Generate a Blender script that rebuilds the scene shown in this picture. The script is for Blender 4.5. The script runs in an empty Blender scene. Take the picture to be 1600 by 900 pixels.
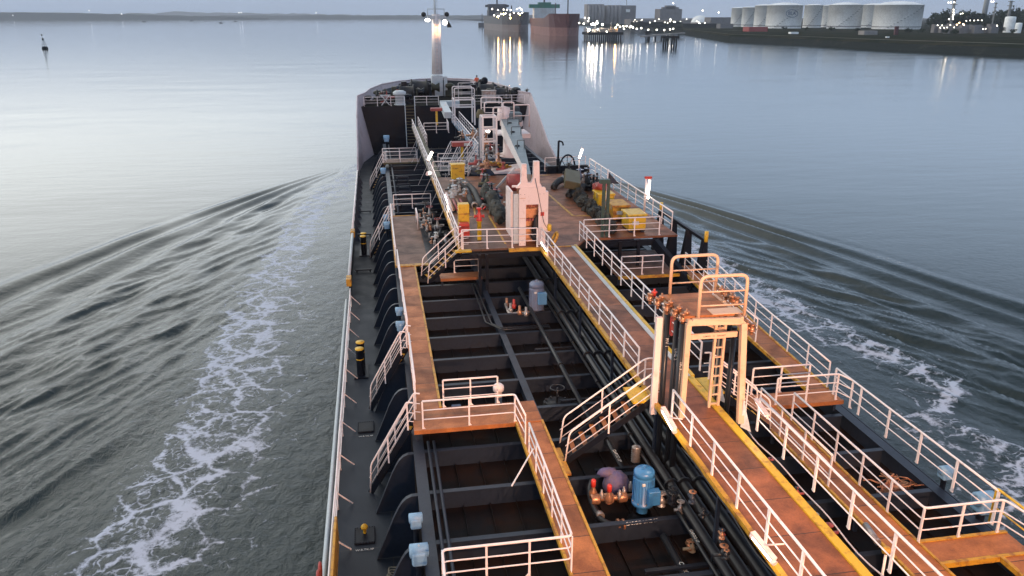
import bpy, bmesh, math, random
import numpy as np
from mathutils import Vector, Matrix
random.seed(7)
R = math.radians
S = bpy.context.scene
# ---------------------------------------------------------------- camera
F = 1230.0; VX, VY = 578.0, 26.0; CZ = 17.0
PITCH = math.atan((450 - VY) / F); YAW = math.atan((800 - VX) * math.cos(PITCH) / F)
cam_d = bpy.data.cameras.new('camera'); cam = bpy.data.objects.new('camera', cam_d)
S.collection.objects.link(cam); S.camera = cam
cam.location = (0, 0, CZ); cam.rotation_euler = (math.pi / 2 - PITCH, 0, -YAW)
cam_d.sensor_width = 36; cam_d.lens = 36 * F / 1600; cam_d.clip_start = 0.1; cam_d.clip_end = 30000
# ---------------------------------------------------------------- world
SUN_EL, SUN_AZ = R(4), R(-78)           # azimuth measured from ship's heading (+Y), port side negative
W = bpy.data.worlds.new('World'); S.world = W; W.use_nodes = True
nt = W.node_tree; nt.nodes.clear()
def N(t, **k):
    n = nt.nodes.new(t)
    for a, b in k.items(): setattr(n, a, b)
    return n
def lk(a, b): nt.links.new(a, b)
out = N('ShaderNodeOutputWorld'); bg = N('ShaderNodeBackground')
sky = N('ShaderNodeTexSky', sky_type='NISHITA', sun_disc=False)
sky.sun_elevation = SUN_EL; sky.sun_rotation = SUN_AZ; sky.dust_density = 3; sky.air_density = 1.2
tc = N('ShaderNodeTexCoord'); sep = N('ShaderNodeSeparateXYZ'); lk(tc.outputs['Generated'], sep.inputs[0])
el = N('ShaderNodeMapRange', interpolation_type='SMOOTHSTEP'); lk(sep.outputs['Z'], el.inputs['Value'])
el.inputs['From Min'].default_value = 0.0; el.inputs['From Max'].default_value = 0.15
rampc = N('ShaderNodeMixRGB'); lk(el.outputs[0], rampc.inputs[0])
rampc.inputs[1].default_value = (0.375, 0.50, 0.70, 1); rampc.inputs[2].default_value = (0.80, 1.02, 1.33, 1)
el2 = N('ShaderNodeMapRange', interpolation_type='SMOOTHSTEP'); lk(sep.outputs['Z'], el2.inputs['Value'])
el2.inputs['From Min'].default_value = 0.2; el2.inputs['From Max'].default_value = 0.8
mix2 = N('ShaderNodeMixRGB'); lk(el2.outputs[0], mix2.inputs[0]); lk(rampc.outputs[0], mix2.inputs[1]); mix2.inputs[2].default_value = (0.31, 0.40, 0.57, 1)
# glow of the set sun on the port side
gd = Vector((math.sin(R(-52)) * math.cos(R(20)), math.cos(R(-52)) * math.cos(R(20)), math.sin(R(20))))
dot = N('ShaderNodeVectorMath', operation='DOT_PRODUCT'); nrm = N('ShaderNodeVectorMath', operation='NORMALIZE')
lk(tc.outputs['Generated'], nrm.inputs[0]); lk(nrm.outputs[0], dot.inputs[0]); dot.inputs[1].default_value = gd
mx = N('ShaderNodeMapRange', interpolation_type='SMOOTHSTEP'); lk(dot.outputs['Value'], mx.inputs['Value'])
mx.inputs['From Min'].default_value = 0.28; mx.inputs['From Max'].default_value = 1.0
gl = N('ShaderNodeMath', operation='MULTIPLY'); lk(mx.outputs[0], gl.inputs[0]); lk(el.outputs[0], gl.inputs[1])
addg = N('ShaderNodeMixRGB', blend_type='ADD'); addg.inputs[0].default_value = 1
glc = N('ShaderNodeMixRGB', blend_type='MULTIPLY'); glc.inputs[0].default_value = 1
lk(gl.outputs[0], glc.inputs[1]); glc.inputs[2].default_value = (1.75, 1.60, 1.24, 1)
lk(mix2.outputs[0], addg.inputs[1]); lk(glc.outputs[0], addg.inputs[2])
# soft cloud variation
nz = N('ShaderNodeTexNoise'); nz.inputs['Scale'].default_value = 3.0; nz.inputs['Detail'].default_value = 3
mp = N('ShaderNodeMapping'); mp.inputs['Scale'].default_value = (1, 1, 5); lk(tc.outputs['Generated'], mp.inputs[0]); lk(mp.outputs[0], nz.inputs['Vector'])
nr = N('ShaderNodeMapRange'); lk(nz.outputs['Fac'], nr.inputs['Value']); nr.inputs['To Min'].default_value = 0.8; nr.inputs['To Max'].default_value = 1.15
cm = N('ShaderNodeMixRGB', blend_type='MULTIPLY'); cm.inputs[0].default_value = 1; lk(addg.outputs[0], cm.inputs[1]); lk(nr.outputs[0], cm.inputs[2])
skys = N('ShaderNodeMixRGB', blend_type='MULTIPLY'); skys.inputs[0].default_value = 1; lk(sky.outputs[0], skys.inputs[1]); skys.inputs[2].default_value = (.05, .05, .05, 1)
fin = N('ShaderNodeMixRGB'); fin.inputs[0].default_value = 0.08; lk(cm.outputs[0], fin.inputs[1]); lk(skys.outputs[0], fin.inputs[2])
lk(fin.outputs[0], bg.inputs['Color']); bg.inputs['Strength'].default_value = 1.0
lk(bg.outputs[0], out.inputs['Surface'])
sd = bpy.data.lights.new('sun', 'SUN'); sd.energy = 0.35; sd.angle = R(25); sd.color = (1, .86, .72)
so = bpy.data.objects.new('sun', sd); S.collection.objects.link(so)
sdir = Vector((math.sin(SUN_AZ) * math.cos(R(12)), math.cos(SUN_AZ) * math.cos(R(12)), math.sin(R(12))))
so.rotation_euler = sdir.to_track_quat('Z', 'Y').to_euler()
S.view_settings.view_transform = 'Standard'; S.view_settings.look = 'None'; S.view_settings.gamma = 1
S.view_settings.exposure = 0.0; S.view_settings.use_curve_mapping = False

# ---------------------------------------------------------------- pixel <-> world helpers (surveyed from the photograph)
cp, sp, cyw, syw = math.cos(PITCH), math.sin(PITCH), math.cos(YAW), math.sin(YAW)
fw = Vector((syw * cp, cyw * cp, -sp)); rt = Vector((cyw, -syw, 0)); upv = Vector((syw * sp, cyw * sp, cp))
def ray(u, v): return fw + rt * ((u - 800) / F) + upv * ((450 - v) / F)
def P(u, v, z):
    r = ray(u, v); t = (z - CZ) / r.z; return Vector((r.x * t, r.y * t, z))
def PY(u, v, Y):
    r = ray(u, v); t = Y / r.y; return Vector((r.x * t, Y, CZ + r.z * t))
def PX(u, v, X):
    r = ray(u, v); t = X / r.x; return Vector((X, r.y * t, CZ + r.z * t))
def vec(*a): return Vector(a)

# ---------------------------------------------------------------- materials
MATS = {}
def newmat(name):
    m = bpy.data.materials.new(name); m.use_nodes = True; t = m.node_tree
    return m, t, t.nodes['Principled BSDF']
def paint(name, col, rough=.5, metal=0, dirt=.35, dirtcol=(.12, .05, .025), dscale=1.5, bump=.15, spec=.5, thr=.56, chip=.12, var=.28):
    """painted or bare surface with uneven tone, grime blotches and a fine bump"""
    if name in MATS: return MATS[name]
    m, t, b = newmat(name); L = t.links.new
    g = t.nodes.new('ShaderNodeNewGeometry')
    n1 = t.nodes.new('ShaderNodeTexNoise'); n1.inputs['Scale'].default_value = dscale; n1.inputs['Detail'].default_value = 7; n1.inputs['Roughness'].default_value = .65
    L(g.outputs['Position'], n1.inputs['Vector'])
    n2 = t.nodes.new('ShaderNodeTexNoise'); n2.inputs['Scale'].default_value = dscale * 9; n2.inputs['Detail'].default_value = 4
    L(g.outputs['Position'], n2.inputs['Vector'])
    mr = t.nodes.new('ShaderNodeMapRange'); L(n1.outputs['Fac'], mr.inputs['Value'])
    mr.inputs['From Min'].default_value = thr - .02; mr.inputs['From Max'].default_value = thr + chip; mr.inputs['To Max'].default_value = dirt
    v = t.nodes.new('ShaderNodeMapRange'); L(n2.outputs['Fac'], v.inputs['Value']); v.inputs['To Min'].default_value = 1 - var; v.inputs['To Max'].default_value = 1 + var
    c0 = t.nodes.new('ShaderNodeMixRGB'); c0.blend_type = 'MULTIPLY'; c0.inputs[0].default_value = 1; c0.inputs[1].default_value = (*col, 1); L(v.outputs[0], c0.inputs[2])
    c1 = t.nodes.new('ShaderNodeMixRGB'); L(mr.outputs[0], c1.inputs[0]); L(c0.outputs[0], c1.inputs[1]); c1.inputs[2].default_value = (*dirtcol, 1)
    L(c1.outputs[0], b.inputs['Base Color'])
    rr = t.nodes.new('ShaderNodeMapRange'); L(n1.outputs['Fac'], rr.inputs['Value']); rr.inputs['To Min'].default_value = max(.05, rough - .18); rr.inputs['To Max'].default_value = min(1, rough + .2)
    L(rr.outputs[0], b.inputs['Roughness'])
    b.inputs['Metallic'].default_value = metal; b.inputs['Specular IOR Level'].default_value = spec
    if bump:
        bp = t.nodes.new('ShaderNodeBump'); bp.inputs['Strength'].default_value = bump; bp.inputs['Distance'].default_value = .02
        L(n2.outputs['Fac'], bp.inputs['Height']); L(bp.outputs[0], b.inputs['Normal'])
    MATS[name] = m; return m
def emit(name, col, st):
    if name in MATS: return MATS[name]
    m, t, b = newmat(name)
    b.inputs['Base Color'].default_value = (.8, .8, .8, 1); b.inputs['Emission Color'].default_value = (*col, 1); b.inputs['Emission Strength'].default_value = st
    MATS[name] = m; return m
def deckplate(name, col, col2, seam=1.35, axis='Y', off=0.0, seamx=2.1, spec=.5, seamc=(.035, .018, .012), rlo=.3):
    """weathered red-oxide plating: plate seams, each plate its own tone, streaks and worn patches"""
    if name in MATS: return MATS[name]
    m, t, b = newmat(name); L = t.links.new
    g = t.nodes.new('ShaderNodeNewGeometry'); s = t.nodes.new('ShaderNodeSeparateXYZ'); L(g.outputs['Position'], s.inputs[0])
    def math_(op, a, bb=None):
        n = t.nodes.new('ShaderNodeMath'); n.operation = op
        if isinstance(a, (int, float)): n.inputs[0].default_value = a
        else: L(a, n.inputs[0])
        if bb is not None:
            if isinstance(bb, (int, float)): n.inputs[1].default_value = bb
            else: L(bb, n.inputs[1])
        return n.outputs[0]
    q = math_('DIVIDE', math_('ADD', s.outputs[axis], off + 100 * seam), seam)
    fr = math_('FRACT', q); fl = math_('FLOOR', q)
    q2 = math_('DIVIDE', math_('ADD', s.outputs['X' if axis == 'Y' else 'Y'], 100.2), seamx); fr2 = math_('FRACT', q2); fl2 = math_('FLOOR', q2)
    edge = math_('LESS_THAN', math_('MINIMUM', math_('MULTIPLY', fr, seam), math_('MULTIPLY', fr2, seamx)), .025)
    wn = t.nodes.new('ShaderNodeTexWhiteNoise'); wn.noise_dimensions = '2D'
    cb = t.nodes.new('ShaderNodeCombineXYZ'); L(fl, cb.inputs[0]); L(fl2, cb.inputs[1]); L(cb.outputs[0], wn.inputs['Vector'])
    n1 = t.nodes.new('ShaderNodeTexNoise'); n1.inputs['Scale'].default_value = 1.1; n1.inputs['Detail'].default_value = 8; n1.inputs['Roughness'].default_value = .62; n1.inputs['Distortion'].default_value = .4
    L(g.outputs['Position'], n1.inputs['Vector'])
    n2 = t.nodes.new('ShaderNodeTexNoise'); n2.inputs['Scale'].default_value = 26; n2.inputs['Detail'].default_value = 5; L(g.outputs['Position'], n2.inputs['Vector'])
    m1 = t.nodes.new('ShaderNodeMixRGB'); m1.inputs[1].default_value = (*col, 1); m1.inputs[2].default_value = (*col2, 1)
    r1 = t.nodes.new('ShaderNodeMapRange'); L(n1.outputs['Fac'], r1.inputs['Value']); r1.inputs['From Min'].default_value = .36; r1.inputs['From Max'].default_value = .64; L(r1.outputs[0], m1.inputs[0])
    vv = t.nodes.new('ShaderNodeMapRange'); L(wn.outputs['Value'], vv.inputs['Value']); vv.inputs['To Min'].default_value = .72; vv.inputs['To Max'].default_value = 1.2
    m2 = t.nodes.new('ShaderNodeMixRGB'); m2.blend_type = 'MULTIPLY'; m2.inputs[0].default_value = 1; L(m1.outputs[0], m2.inputs[1]); L(vv.outputs[0], m2.inputs[2])
    v3 = t.nodes.new('ShaderNodeMapRange'); L(n2.outputs['Fac'], v3.inputs['Value']); v3.inputs['To Min'].default_value = .6; v3.inputs['To Max'].default_value = 1.4
    m3 = t.nodes.new('ShaderNodeMixRGB'); m3.blend_type = 'MULTIPLY'; m3.inputs[0].default_value = 1; L(m2.outputs[0], m3.inputs[1]); L(v3.outputs[0], m3.inputs[2])
    m4 = t.nodes.new('ShaderNodeMixRGB'); L(edge, m4.inputs[0]); L(m3.outputs[0], m4.inputs[1]); m4.inputs[2].default_value = (*seamc, 1); b.inputs['Specular IOR Level'].default_value = spec
    L(m4.outputs[0], b.inputs['Base Color'])
    rr = t.nodes.new('ShaderNodeMapRange'); L(n1.outputs['Fac'], rr.inputs['Value']); rr.inputs['To Min'].default_value = rlo; rr.inputs['To Max'].default_value = .85; L(rr.outputs[0], b.inputs['Roughness'])
    bp = t.nodes.new('ShaderNodeBump'); bp.inputs['Strength'].default_value = .35; bp.inputs['Distance'].default_value = .015; L(n2.outputs['Fac'], bp.inputs['Height']); L(bp.outputs[0], b.inputs['Normal'])
    MATS[name] = m; return m

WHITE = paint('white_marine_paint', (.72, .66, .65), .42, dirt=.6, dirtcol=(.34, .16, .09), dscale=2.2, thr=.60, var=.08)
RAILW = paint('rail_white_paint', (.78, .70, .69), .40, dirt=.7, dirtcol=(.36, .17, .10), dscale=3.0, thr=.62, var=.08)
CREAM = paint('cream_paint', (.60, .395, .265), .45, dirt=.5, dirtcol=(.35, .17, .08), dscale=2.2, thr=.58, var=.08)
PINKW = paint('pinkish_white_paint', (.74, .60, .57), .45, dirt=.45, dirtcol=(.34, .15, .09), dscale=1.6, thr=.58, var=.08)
BLACK = paint('black_deck_paint', (.006, .009, .016), .40, dirt=.5, dirtcol=(.014, .009, .007), dscale=.8, bump=.2, thr=.52, spec=.15)
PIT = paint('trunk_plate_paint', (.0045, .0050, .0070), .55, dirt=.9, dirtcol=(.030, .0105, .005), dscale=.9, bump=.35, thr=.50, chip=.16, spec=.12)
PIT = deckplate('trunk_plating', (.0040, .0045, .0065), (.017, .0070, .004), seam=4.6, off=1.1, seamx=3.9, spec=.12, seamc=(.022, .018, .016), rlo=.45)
BEAM = paint('beam_grey_black_paint', (.018, .026, .042), .40, dirt=.4, dirtcol=(.025, .016, .012), dscale=1.0, thr=.6, spec=.3)
SIDEDK = deckplate('side_deck_plating', (.009, .015, .026), (.017, .023, .032), seam=6.9, off=.6, seamx=50, spec=.3, seamc=(.035, .034, .034), rlo=.34)
PIPE = paint('black_pipe_paint', (.010, .012, .016), .34, dirt=.4, dirtcol=(.02, .012, .010), dscale=1.6, thr=.6, spec=.35)
RUST = deckplate('red_oxide_plating', (.30, .095, .030), (.12, .040, .017), seamx=50)
RUSTO = deckplate('orange_worn_plating', (.42, .145, .036), (.21, .068, .020), seamx=50)
RUSTB = deckplate('brown_plating', (.17, .070, .036), (.085, .038, .022), seam=2.0)
YEL = paint('yellow_paint', (.50, .26, .02), .5, dirt=.85, dirtcol=(.22, .08, .02), dscale=4, thr=.50)
YEL2 = paint('bright_yellow_paint', (.62, .38, .02), .4, dirt=.65, dirtcol=(.22, .09, .02), dscale=4, thr=.55)
OLIVE = paint('olive_worn_paint', (.075, .062, .025), .6, dirt=.8, dirtcol=(.07, .05, .03), dscale=2)
RED = paint('red_paint', (.48, .035, .025), .4, dirt=.4, dscale=3)
DRED = paint('dark_red_paint', (.30, .05, .045), .5, dirt=.5, dscale=2)
BLUE = paint('light_blue_paint', (.10, .27, .47), .4, dirt=.3, dirtcol=(.1, .1, .1), dscale=4, thr=.6)
VENTB = paint('vent_blue_paint', (.20, .36, .52), .4, dirt=.35, dirtcol=(.25, .25, .25), dscale=4, thr=.6)
MOTB = paint('motor_blue_paint', (.035, .16, .36), .35, dirt=.35, dirtcol=(.05, .06, .08), dscale=4, thr=.56)
BLUG = paint('grey_blue_paint', (.13, .17, .26), .45, dirt=.4, dirtcol=(.15, .08, .05), dscale=4)
WALKB = paint('blue_grey_walkway_paint', (.07, .14, .22), .5, dirt=.5, dirtcol=(.1, .08, .06), dscale=2)
PURP = paint('purple_tarpaulin', (.085, .075, .17), .7, dirt=.6, dirtcol=(.16, .10, .09), dscale=2.5, bump=.4, thr=.5)
BRASS = paint('worn_brass', (.42, .20, .11), .38, metal=.6, dirt=.7, dirtcol=(.12, .07, .05), dscale=9, thr=.5)
STEEL = paint('bare_steel', (.32, .30, .29), .4, metal=.6, dirt=.7, dirtcol=(.16, .08, .05), dscale=6, thr=.5)
GREY = paint('grey_blue_jib_paint', (.085, .12, .14), .45, dirt=.5, dirtcol=(.12, .12, .12), dscale=1.2, thr=.56)
LGREY = paint('pale_grey_paint', (.46, .50, .52), .45, dirt=.4, dirtcol=(.3, .26, .24), dscale=1.4, thr=.58)
GREEN = paint('dark_green_paint', (.02, .055, .045), .5, dirt=.5, dscale=3)
RUBBER = paint('black_rubber', (.016, .016, .018), .6, dirt=.5, dirtcol=(.05, .045, .04), dscale=4)
TARP = paint('grey_green_tarpaulin', (.020, .023, .022), .75, dirt=.7, dirtcol=(.055, .045, .03), dscale=2.6, bump=.5, thr=.48)
NAVY = paint('navy_paint', (.022, .032, .060), .4, dirt=.4, dscale=2)
BULK = paint('forecastle_inner_paint', (.50, .42, .44), .5, dirt=.5, dirtcol=(.30, .22, .2), dscale=.7, thr=.55)
ROPE = paint('rope_fibre', (.22, .19, .14), .9, dirt=.6, dirtcol=(.1, .08, .05), dscale=10)
OROPE = paint('orange_rope_fibre', (.42, .20, .11), .9, dirt=.8, dirtcol=(.30, .06, .03), dscale=4, thr=.48)
ORANGE = paint('orange_cloth', (.75, .12, .05), .8, dirt=.2, dscale=5)
SKIN = paint('skin', (.45, .26, .18), .6, dirt=0, bump=0)
DARKC = paint('dark_cloth', (.03, .035, .05), .85, dirt=.2)
MARK = paint('white_stencil_paint', (.60, .60, .58), .6, dirt=.6, dirtcol=(.2, .2, .2), dscale=12, thr=.5)
FDECK = paint('forecastle_deck_paint', (.010, .011, .010), .8, dirt=.7, dirtcol=(.03, .022, .014), dscale=1.2, thr=.5, spec=.05)
INTER = paint('warm_lit_interior', (.75, .36, .18), .6, dirt=.6, dirtcol=(.12, .05, .03), dscale=2.5, thr=.5)  # floodlit warmth of the open locker is put into this bright orange
TUBEW = emit('lit_tube', (1, .93, .78), 9)
TUBEC = emit('lit_tube_cool', (.95, 1, .95), 9)
LAMPW = emit('lit_floodlight', (1, .92, .80), 14)

# ---------------------------------------------------------------- mesh builder
class MB:
    def __init__(s): s.v = []; s.f = []; s.sm = []; s.mi = []; s.cur = 0
    def add(s, vs, fs, smooth=False):
        o = len(s.v); s.v += [Vector(q) for q in vs]
        for f in fs: s.f.append([i + o for i in f]); s.sm.append(smooth); s.mi.append(s.cur)
        return s
    def box(s, c, size, rz=0):
        c = Vector(c); a, b, d = size[0] / 2, size[1] / 2, size[2] / 2; M = Matrix.Rotation(rz, 3, 'Z')
        vs = [c + M @ Vector((x * a, y * b, z * d)) for x in (-1, 1) for y in (-1, 1) for z in (-1, 1)]
        return s.add(vs, [(0, 1, 3, 2), (4, 6, 7, 5), (0, 4, 5, 1), (2, 3, 7, 6), (0, 2, 6, 4), (1, 5, 7, 3)])
    def bbox(s, p, q):
        return s.box(((p[0] + q[0]) / 2, (p[1] + q[1]) / 2, (p[2] + q[2]) / 2), (abs(q[0] - p[0]), abs(q[1] - p[1]), abs(q[2] - p[2])))
    def bar(s, p, q, w, h, up=(0, 0, 1)):
        p = Vector(p); q = Vector(q); d = (q - p)
        if d.length < 1e-6: return s
        d.normalize(); u = Vector(up)
        if abs(d.dot(u)) > .98: u = Vector((0, 1, 0))
        x = d.cross(u).normalized(); y = x.cross(d).normalized()
        vs = []
        for e in (p, q):
            for a, b in ((-1, -1), (1, -1), (1, 1), (-1, 1)): vs.append(e + x * (a * w / 2) + y * (b * h / 2))
        return s.add(vs, [(3, 2, 1, 0), (4, 5, 6, 7), (0, 1, 5, 4), (1, 2, 6, 5), (2, 3, 7, 6), (3, 0, 4, 7)])
    def tube(s, pts, r, n=8, cap=True, closed=False):
        pts = [Vector(p) for p in pts]; m = len(pts); rings = []; prev = None
        for i, p in enumerate(pts):
            if closed: t = pts[(i + 1) % m] - pts[i - 1]
            else: t = pts[min(i + 1, m - 1)] - pts[max(i - 1, 0)]
            t.normalize()
            if prev is None:
                u = Vector((0, 0, 1)) if abs(t.z) < .9 else Vector((1, 0, 0))
                x = t.cross(u).normalized()
            else:
                x = (prev - t * prev.dot(t)).normalized()
            prev = x; y = t.cross(x)
            rr = r[i] if isinstance(r, (list, tuple)) else r
            rings.append([p + (x * math.cos(2 * math.pi * k / n) + y * math.sin(2 * math.pi * k / n)) * rr for k in range(n)])
        vs = [q for g in rings for q in g]; fs = []
        for i in range(m if closed else m - 1):
            j = (i + 1) % m
            for k in range(n): fs.append((i * n + k, i * n + (k + 1) % n, j * n + (k + 1) % n, j * n + k))
        s.add(vs, fs, True)
        if cap and not closed:
            o = len(s.v) - len(vs)
            s.f.append([o + k for k in reversed(range(n))]); s.sm.append(False); s.mi.append(s.cur)
            s.f.append([o + (m - 1) * n + k for k in range(n)]); s.sm.append(False); s.mi.append(s.cur)
        return s
    def cyl(s, p, q, r, n=16, r2=None): return s.tube([p, q], [r, r if r2 is None else r2], n)
    def lathe(s, prof, c, n=24, axis='Z'):
        c = Vector(c); vs = []; fs = []
        for r, z in prof:
            for k in range(n):
                a = 2 * math.pi * k / n; e = Vector((r * math.cos(a), r * math.sin(a), z))
                if axis == 'X': e = Vector((e.z, e.x, e.y))
                if axis == 'Y': e = Vector((e.y, e.z, e.x))
                vs.append(c + e)
        for i in range(len(prof) - 1):
            for k in range(n): fs.append((i * n + k, i * n + (k + 1) % n, (i + 1) * n + (k + 1) % n, (i + 1) * n + k))
        return s.add(vs, fs, True)
    def sphere(s, c, r, n=12, sq=(1, 1, 1), jit=0):
        c = Vector(c); h = n // 2; vs = []; fs = []
        for i in range(h + 1):
            for k in range(n):
                th = math.pi * i / h; ph = 2 * math.pi * k / n; rr = r * (1 + (random.uniform(-jit, jit) if 0 < i < h else 0))
                vs.append(c + Vector((math.sin(th) * math.cos(ph) * rr * sq[0], math.sin(th) * math.sin(ph) * rr * sq[1], math.cos(th) * rr * sq[2])))
        for i in range(h):
            for k in range(n): fs.append((i * n + k, (i + 1) * n + k, (i + 1) * n + (k + 1) % n, i * n + (k + 1) % n))
        return s.add(vs, fs, True)
    def prism(s, poly, off):
        """poly: list of 3d points, off: extrusion vector"""
        n = len(poly); off = Vector(off); a = [Vector(p) for p in poly]; b = [p + off for p in a]
        return s.add(a + b, [list(range(n)), [n + i for i in reversed(range(n))]] + [(i, n + i, n + (i + 1) % n, (i + 1) % n) for i in range(n)])
    def slab(s, poly, z, th): return s.prism([(p[0], p[1], z - th) for p in poly], (0, 0, th))
    def strip(s, a, b):
        """sheet between two equal-length point rows"""
        n = len(a); return s.add(list(a) + list(b), [(i, i + 1, n + i + 1, n + i) for i in range(n - 1)])
    def build(s, name, mat, parent=None, local=False, bevel=0):
        me = bpy.data.meshes.new(name); o = bpy.data.objects.new(name, me); S.collection.objects.link(o)
        off = Vector((0, 0, 0))
        if parent is not None and not local:
            pp = parent
            while pp is not None: off += pp.location; pp = pp.parent
        me.from_pydata([tuple(q - off) for q in s.v], [], s.f)
        for m in (mat if isinstance(mat, (list, tuple)) else [mat]): me.materials.append(m)
        me.polygons.foreach_set('use_smooth', s.sm); me.polygons.foreach_set('material_index', s.mi)
        bm = bmesh.new(); bm.from_mesh(me); bmesh.ops.remove_doubles(bm, verts=bm.verts, dist=1e-5) if False else None
        bmesh.ops.recalc_face_normals(bm, faces=bm.faces); bm.to_mesh(me); bm.free()
        if bevel:
            md = o.modifiers.new('bevel', 'BEVEL'); md.width = bevel; md.segments = 2; md.limit_method = 'ANGLE'
        if parent is not None: o.parent = parent
        return o
def tag(o, label=None, cat=None, group=None, kind=None):
    if label: o['label'] = label
    if cat: o['category'] = cat
    if group: o['group'] = group
    if kind: o['kind'] = kind
    return o
def thing(name, label, cat, loc=(0, 0, 0), group=None, rz=0):
    o = bpy.data.objects.new(name, None); S.collection.objects.link(o); o.location = loc; o.rotation_euler.z = rz; o.empty_display_size = .3
    return tag(o, label, cat, group)
def copy_tree(o, parent=None):
    c = o.copy(); S.collection.objects.link(c)
    if parent is not None: c.parent = parent
    for ch in [x for x in bpy.data.objects if x.parent == o]: copy_tree(ch, c)
    return c
def fillet(pts, r, n=4):
    pts = [Vector(p) for p in pts]; o = [pts[0]]
    for i in range(1, len(pts) - 1):
        a, b, c = pts[i - 1], pts[i], pts[i + 1]; d1 = (a - b); d2 = (c - b); rr = min(r, d1.length * .45, d2.length * .45)
        p = b + d1.normalized() * rr; q = b + d2.normalized() * rr
        for k in range(n + 1):
            t = k / n; o.append(p * (1 - t) ** 2 + b * 2 * t * (1 - t) + q * t * t)
    return o + [pts[-1]]
def text_part(txt, size, mat, parent, loc, rot, name='lettering', extr=.002):
    cu = bpy.data.curves.new(name, 'FONT'); cu.body = txt; cu.size = size; cu.extrude = extr; cu.align_x = 'CENTER'; cu.align_y = 'CENTER'
    tmp = bpy.data.objects.new('tmp', cu); S.collection.objects.link(tmp)
    dg = bpy.context.evaluated_depsgraph_get(); me = bpy.data.meshes.new_from_object(tmp.evaluated_get(dg))
    bpy.data.objects.remove(tmp); me.materials.clear(); me.materials.append(mat)
    o = bpy.data.objects.new(name, me); S.collection.objects.link(o)
    off = Vector((0, 0, 0)); pp = parent
    while pp is not None: off += pp.location; pp = pp.parent
    o.parent = parent; o.location = Vector(loc) - off; o.rotation_euler = rot
    return o

ZD, ZT, ZB, ZK, ZC = 2.0, 3.5, 4.1, 4.6, 6.1     # main deck, trunk plate, frame tops, low walkways, catwalk
FR = 2.3                                        # frame spacing

# ---------------------------------------------------------------- railings, stairs, lamps
def wavy(q):
    o = [q[0]]
    for a, b in zip(q[:-1], q[1:]):
        n = int((b - a).length / 1.4)
        for k in range(1, n): p = a.lerp(b, k / n); o.append(p + Vector((random.uniform(-.007, .007), random.uniform(-.004, .004), random.uniform(-.008, .008))))
        o.append(b)
    return o
RG = 'white guard railings along the walkways and platforms'
def railing(label, pts, heights=(1.0, .68, .36), sp=1.5, rt_=.032, rm=.019, mat=None, ends=(1, 1), posts=None, post_w=.06, foot=True, brace=None, endloop=False, name='guard_railing', group=RG):
    mat = mat or RAILW; pts = [Vector(p) for p in pts]
    t = thing(name, label, 'railing', pts[0], group)
    for k, h in enumerate(heights):
        top = k == 0; q = [p + Vector((0, 0, h)) for p in pts]
        q = wavy(q); m = MB(); m.tube(fillet(q, .13), rt_ if top else rm, 8 if top else 6); m.build('top_rail' if top else 'mid_rail', mat, t)
    # posts
    places = []
    for i in range(len(pts) - 1):
        d = pts[i + 1] - pts[i]; n = max(1, round(d.length / sp))
        for k in range(n + 1):
            if k == 0 and i > 0: continue
            if (i, k) == (0, 0) and not ends[0]: continue
            if i == len(pts) - 2 and k == n and not ends[1]: continue
            places.append((pts[i] + d * (k / n), d.normalized()))
    for p, d in places:
        m = MB(); dd = Vector((d.x, d.y, 0)).normalized()
        m.bar(p + Vector((0, 0, .004)), p + Vector((0, 0, heights[0] - .01)), post_w, .035, up=dd.cross(Vector((0, 0, 1))))
        if foot:
            m.prism([p + dd * .10 + Vector((0, 0, .005)), p - dd * .03 + Vector((0, 0, .005)), p - dd * .03 + Vector((0, 0, .16))], dd.cross(Vector((0, 0, 1))) * .012)
        if brace: m.bar(p + Vector((0, 0, .62)), p + Vector(brace), .06, .04)
        m.build('post', mat, t)
    return t
def hoop(label, a, b, h, mids=(.5,), r=.035, mat=None, group=None):
    a = Vector(a); b = Vector(b); t = thing('guard_hoop', label, 'railing', a, group); u = Vector((0, 0, h))
    MB().tube(fillet([a, a + u, b + u, b], .22, 6), r, 10).build('hoop_tube', mat or RAILW, t)
    for q in mids: MB().tube([a + u * q, b + u * q], r * .5, 6).build('mid_rail', mat or RAILW, t)
    return t
def stair(label, top, bot, width, steps, rails=(1, 1), stringmat=None, stepmat=None, rail_h=.95, group='staircases between walkway levels', extra=.35, mids=(.62, .3)):
    """straight steep stair; top and bot are the centre of the upper and lower edge"""
    top = Vector(top); bot = Vector(bot); t = thing('staircase', label, 'stairs', bot, group)
    d = Vector((bot.x - top.x, bot.y - top.y, 0)); run = d.length; d.normalize(); side = Vector((-d.y, d.x, 0))
    for sgn, on in ((-1, rails[0]), (1, rails[1])):
        o = side * (sgn * width / 2)
        MB().bar(top + o, bot + o, .03, .20, up=Vector((0, 0, 1))).build('stringer', stringmat or BLACK, t)
        if on:
            U = Vector((0, 0, rail_h)); e = Vector(d) * extra
            path = [top + o * 1.04 - e + U, top + o * 1.04 + U, bot + o * 1.04 - (bot - top).normalized() * .15 + U, bot + o * 1.04 + Vector((0, 0, .02))]
            mo = MB().tube(fillet(path, .15), .027, 8).build('handrail', RAILW, t)
            for q in mids:
                uu = U * q; MB().tube([top + o * 1.04 - e + uu, top + o * 1.04 + uu, bot + o * 1.04 + uu], .015, 6).build('mid_rail', RAILW, mo)
            for k in (.0, .5):
                p = top.lerp(bot, k) + o * 1.04; MB().bar(p + Vector((0, 0, -.05)), p + U, .05, .02, up=side).build('post', RAILW, mo)
    for k in range(1, steps + 1):
        p = top.lerp(bot, k / (steps + 1)); m = MB(); m.bar(p - side * (width / 2 - .02), p + side * (width / 2 - .02), .15, .03); m.build('step', stepmat or YEL, t)
    return t
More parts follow.
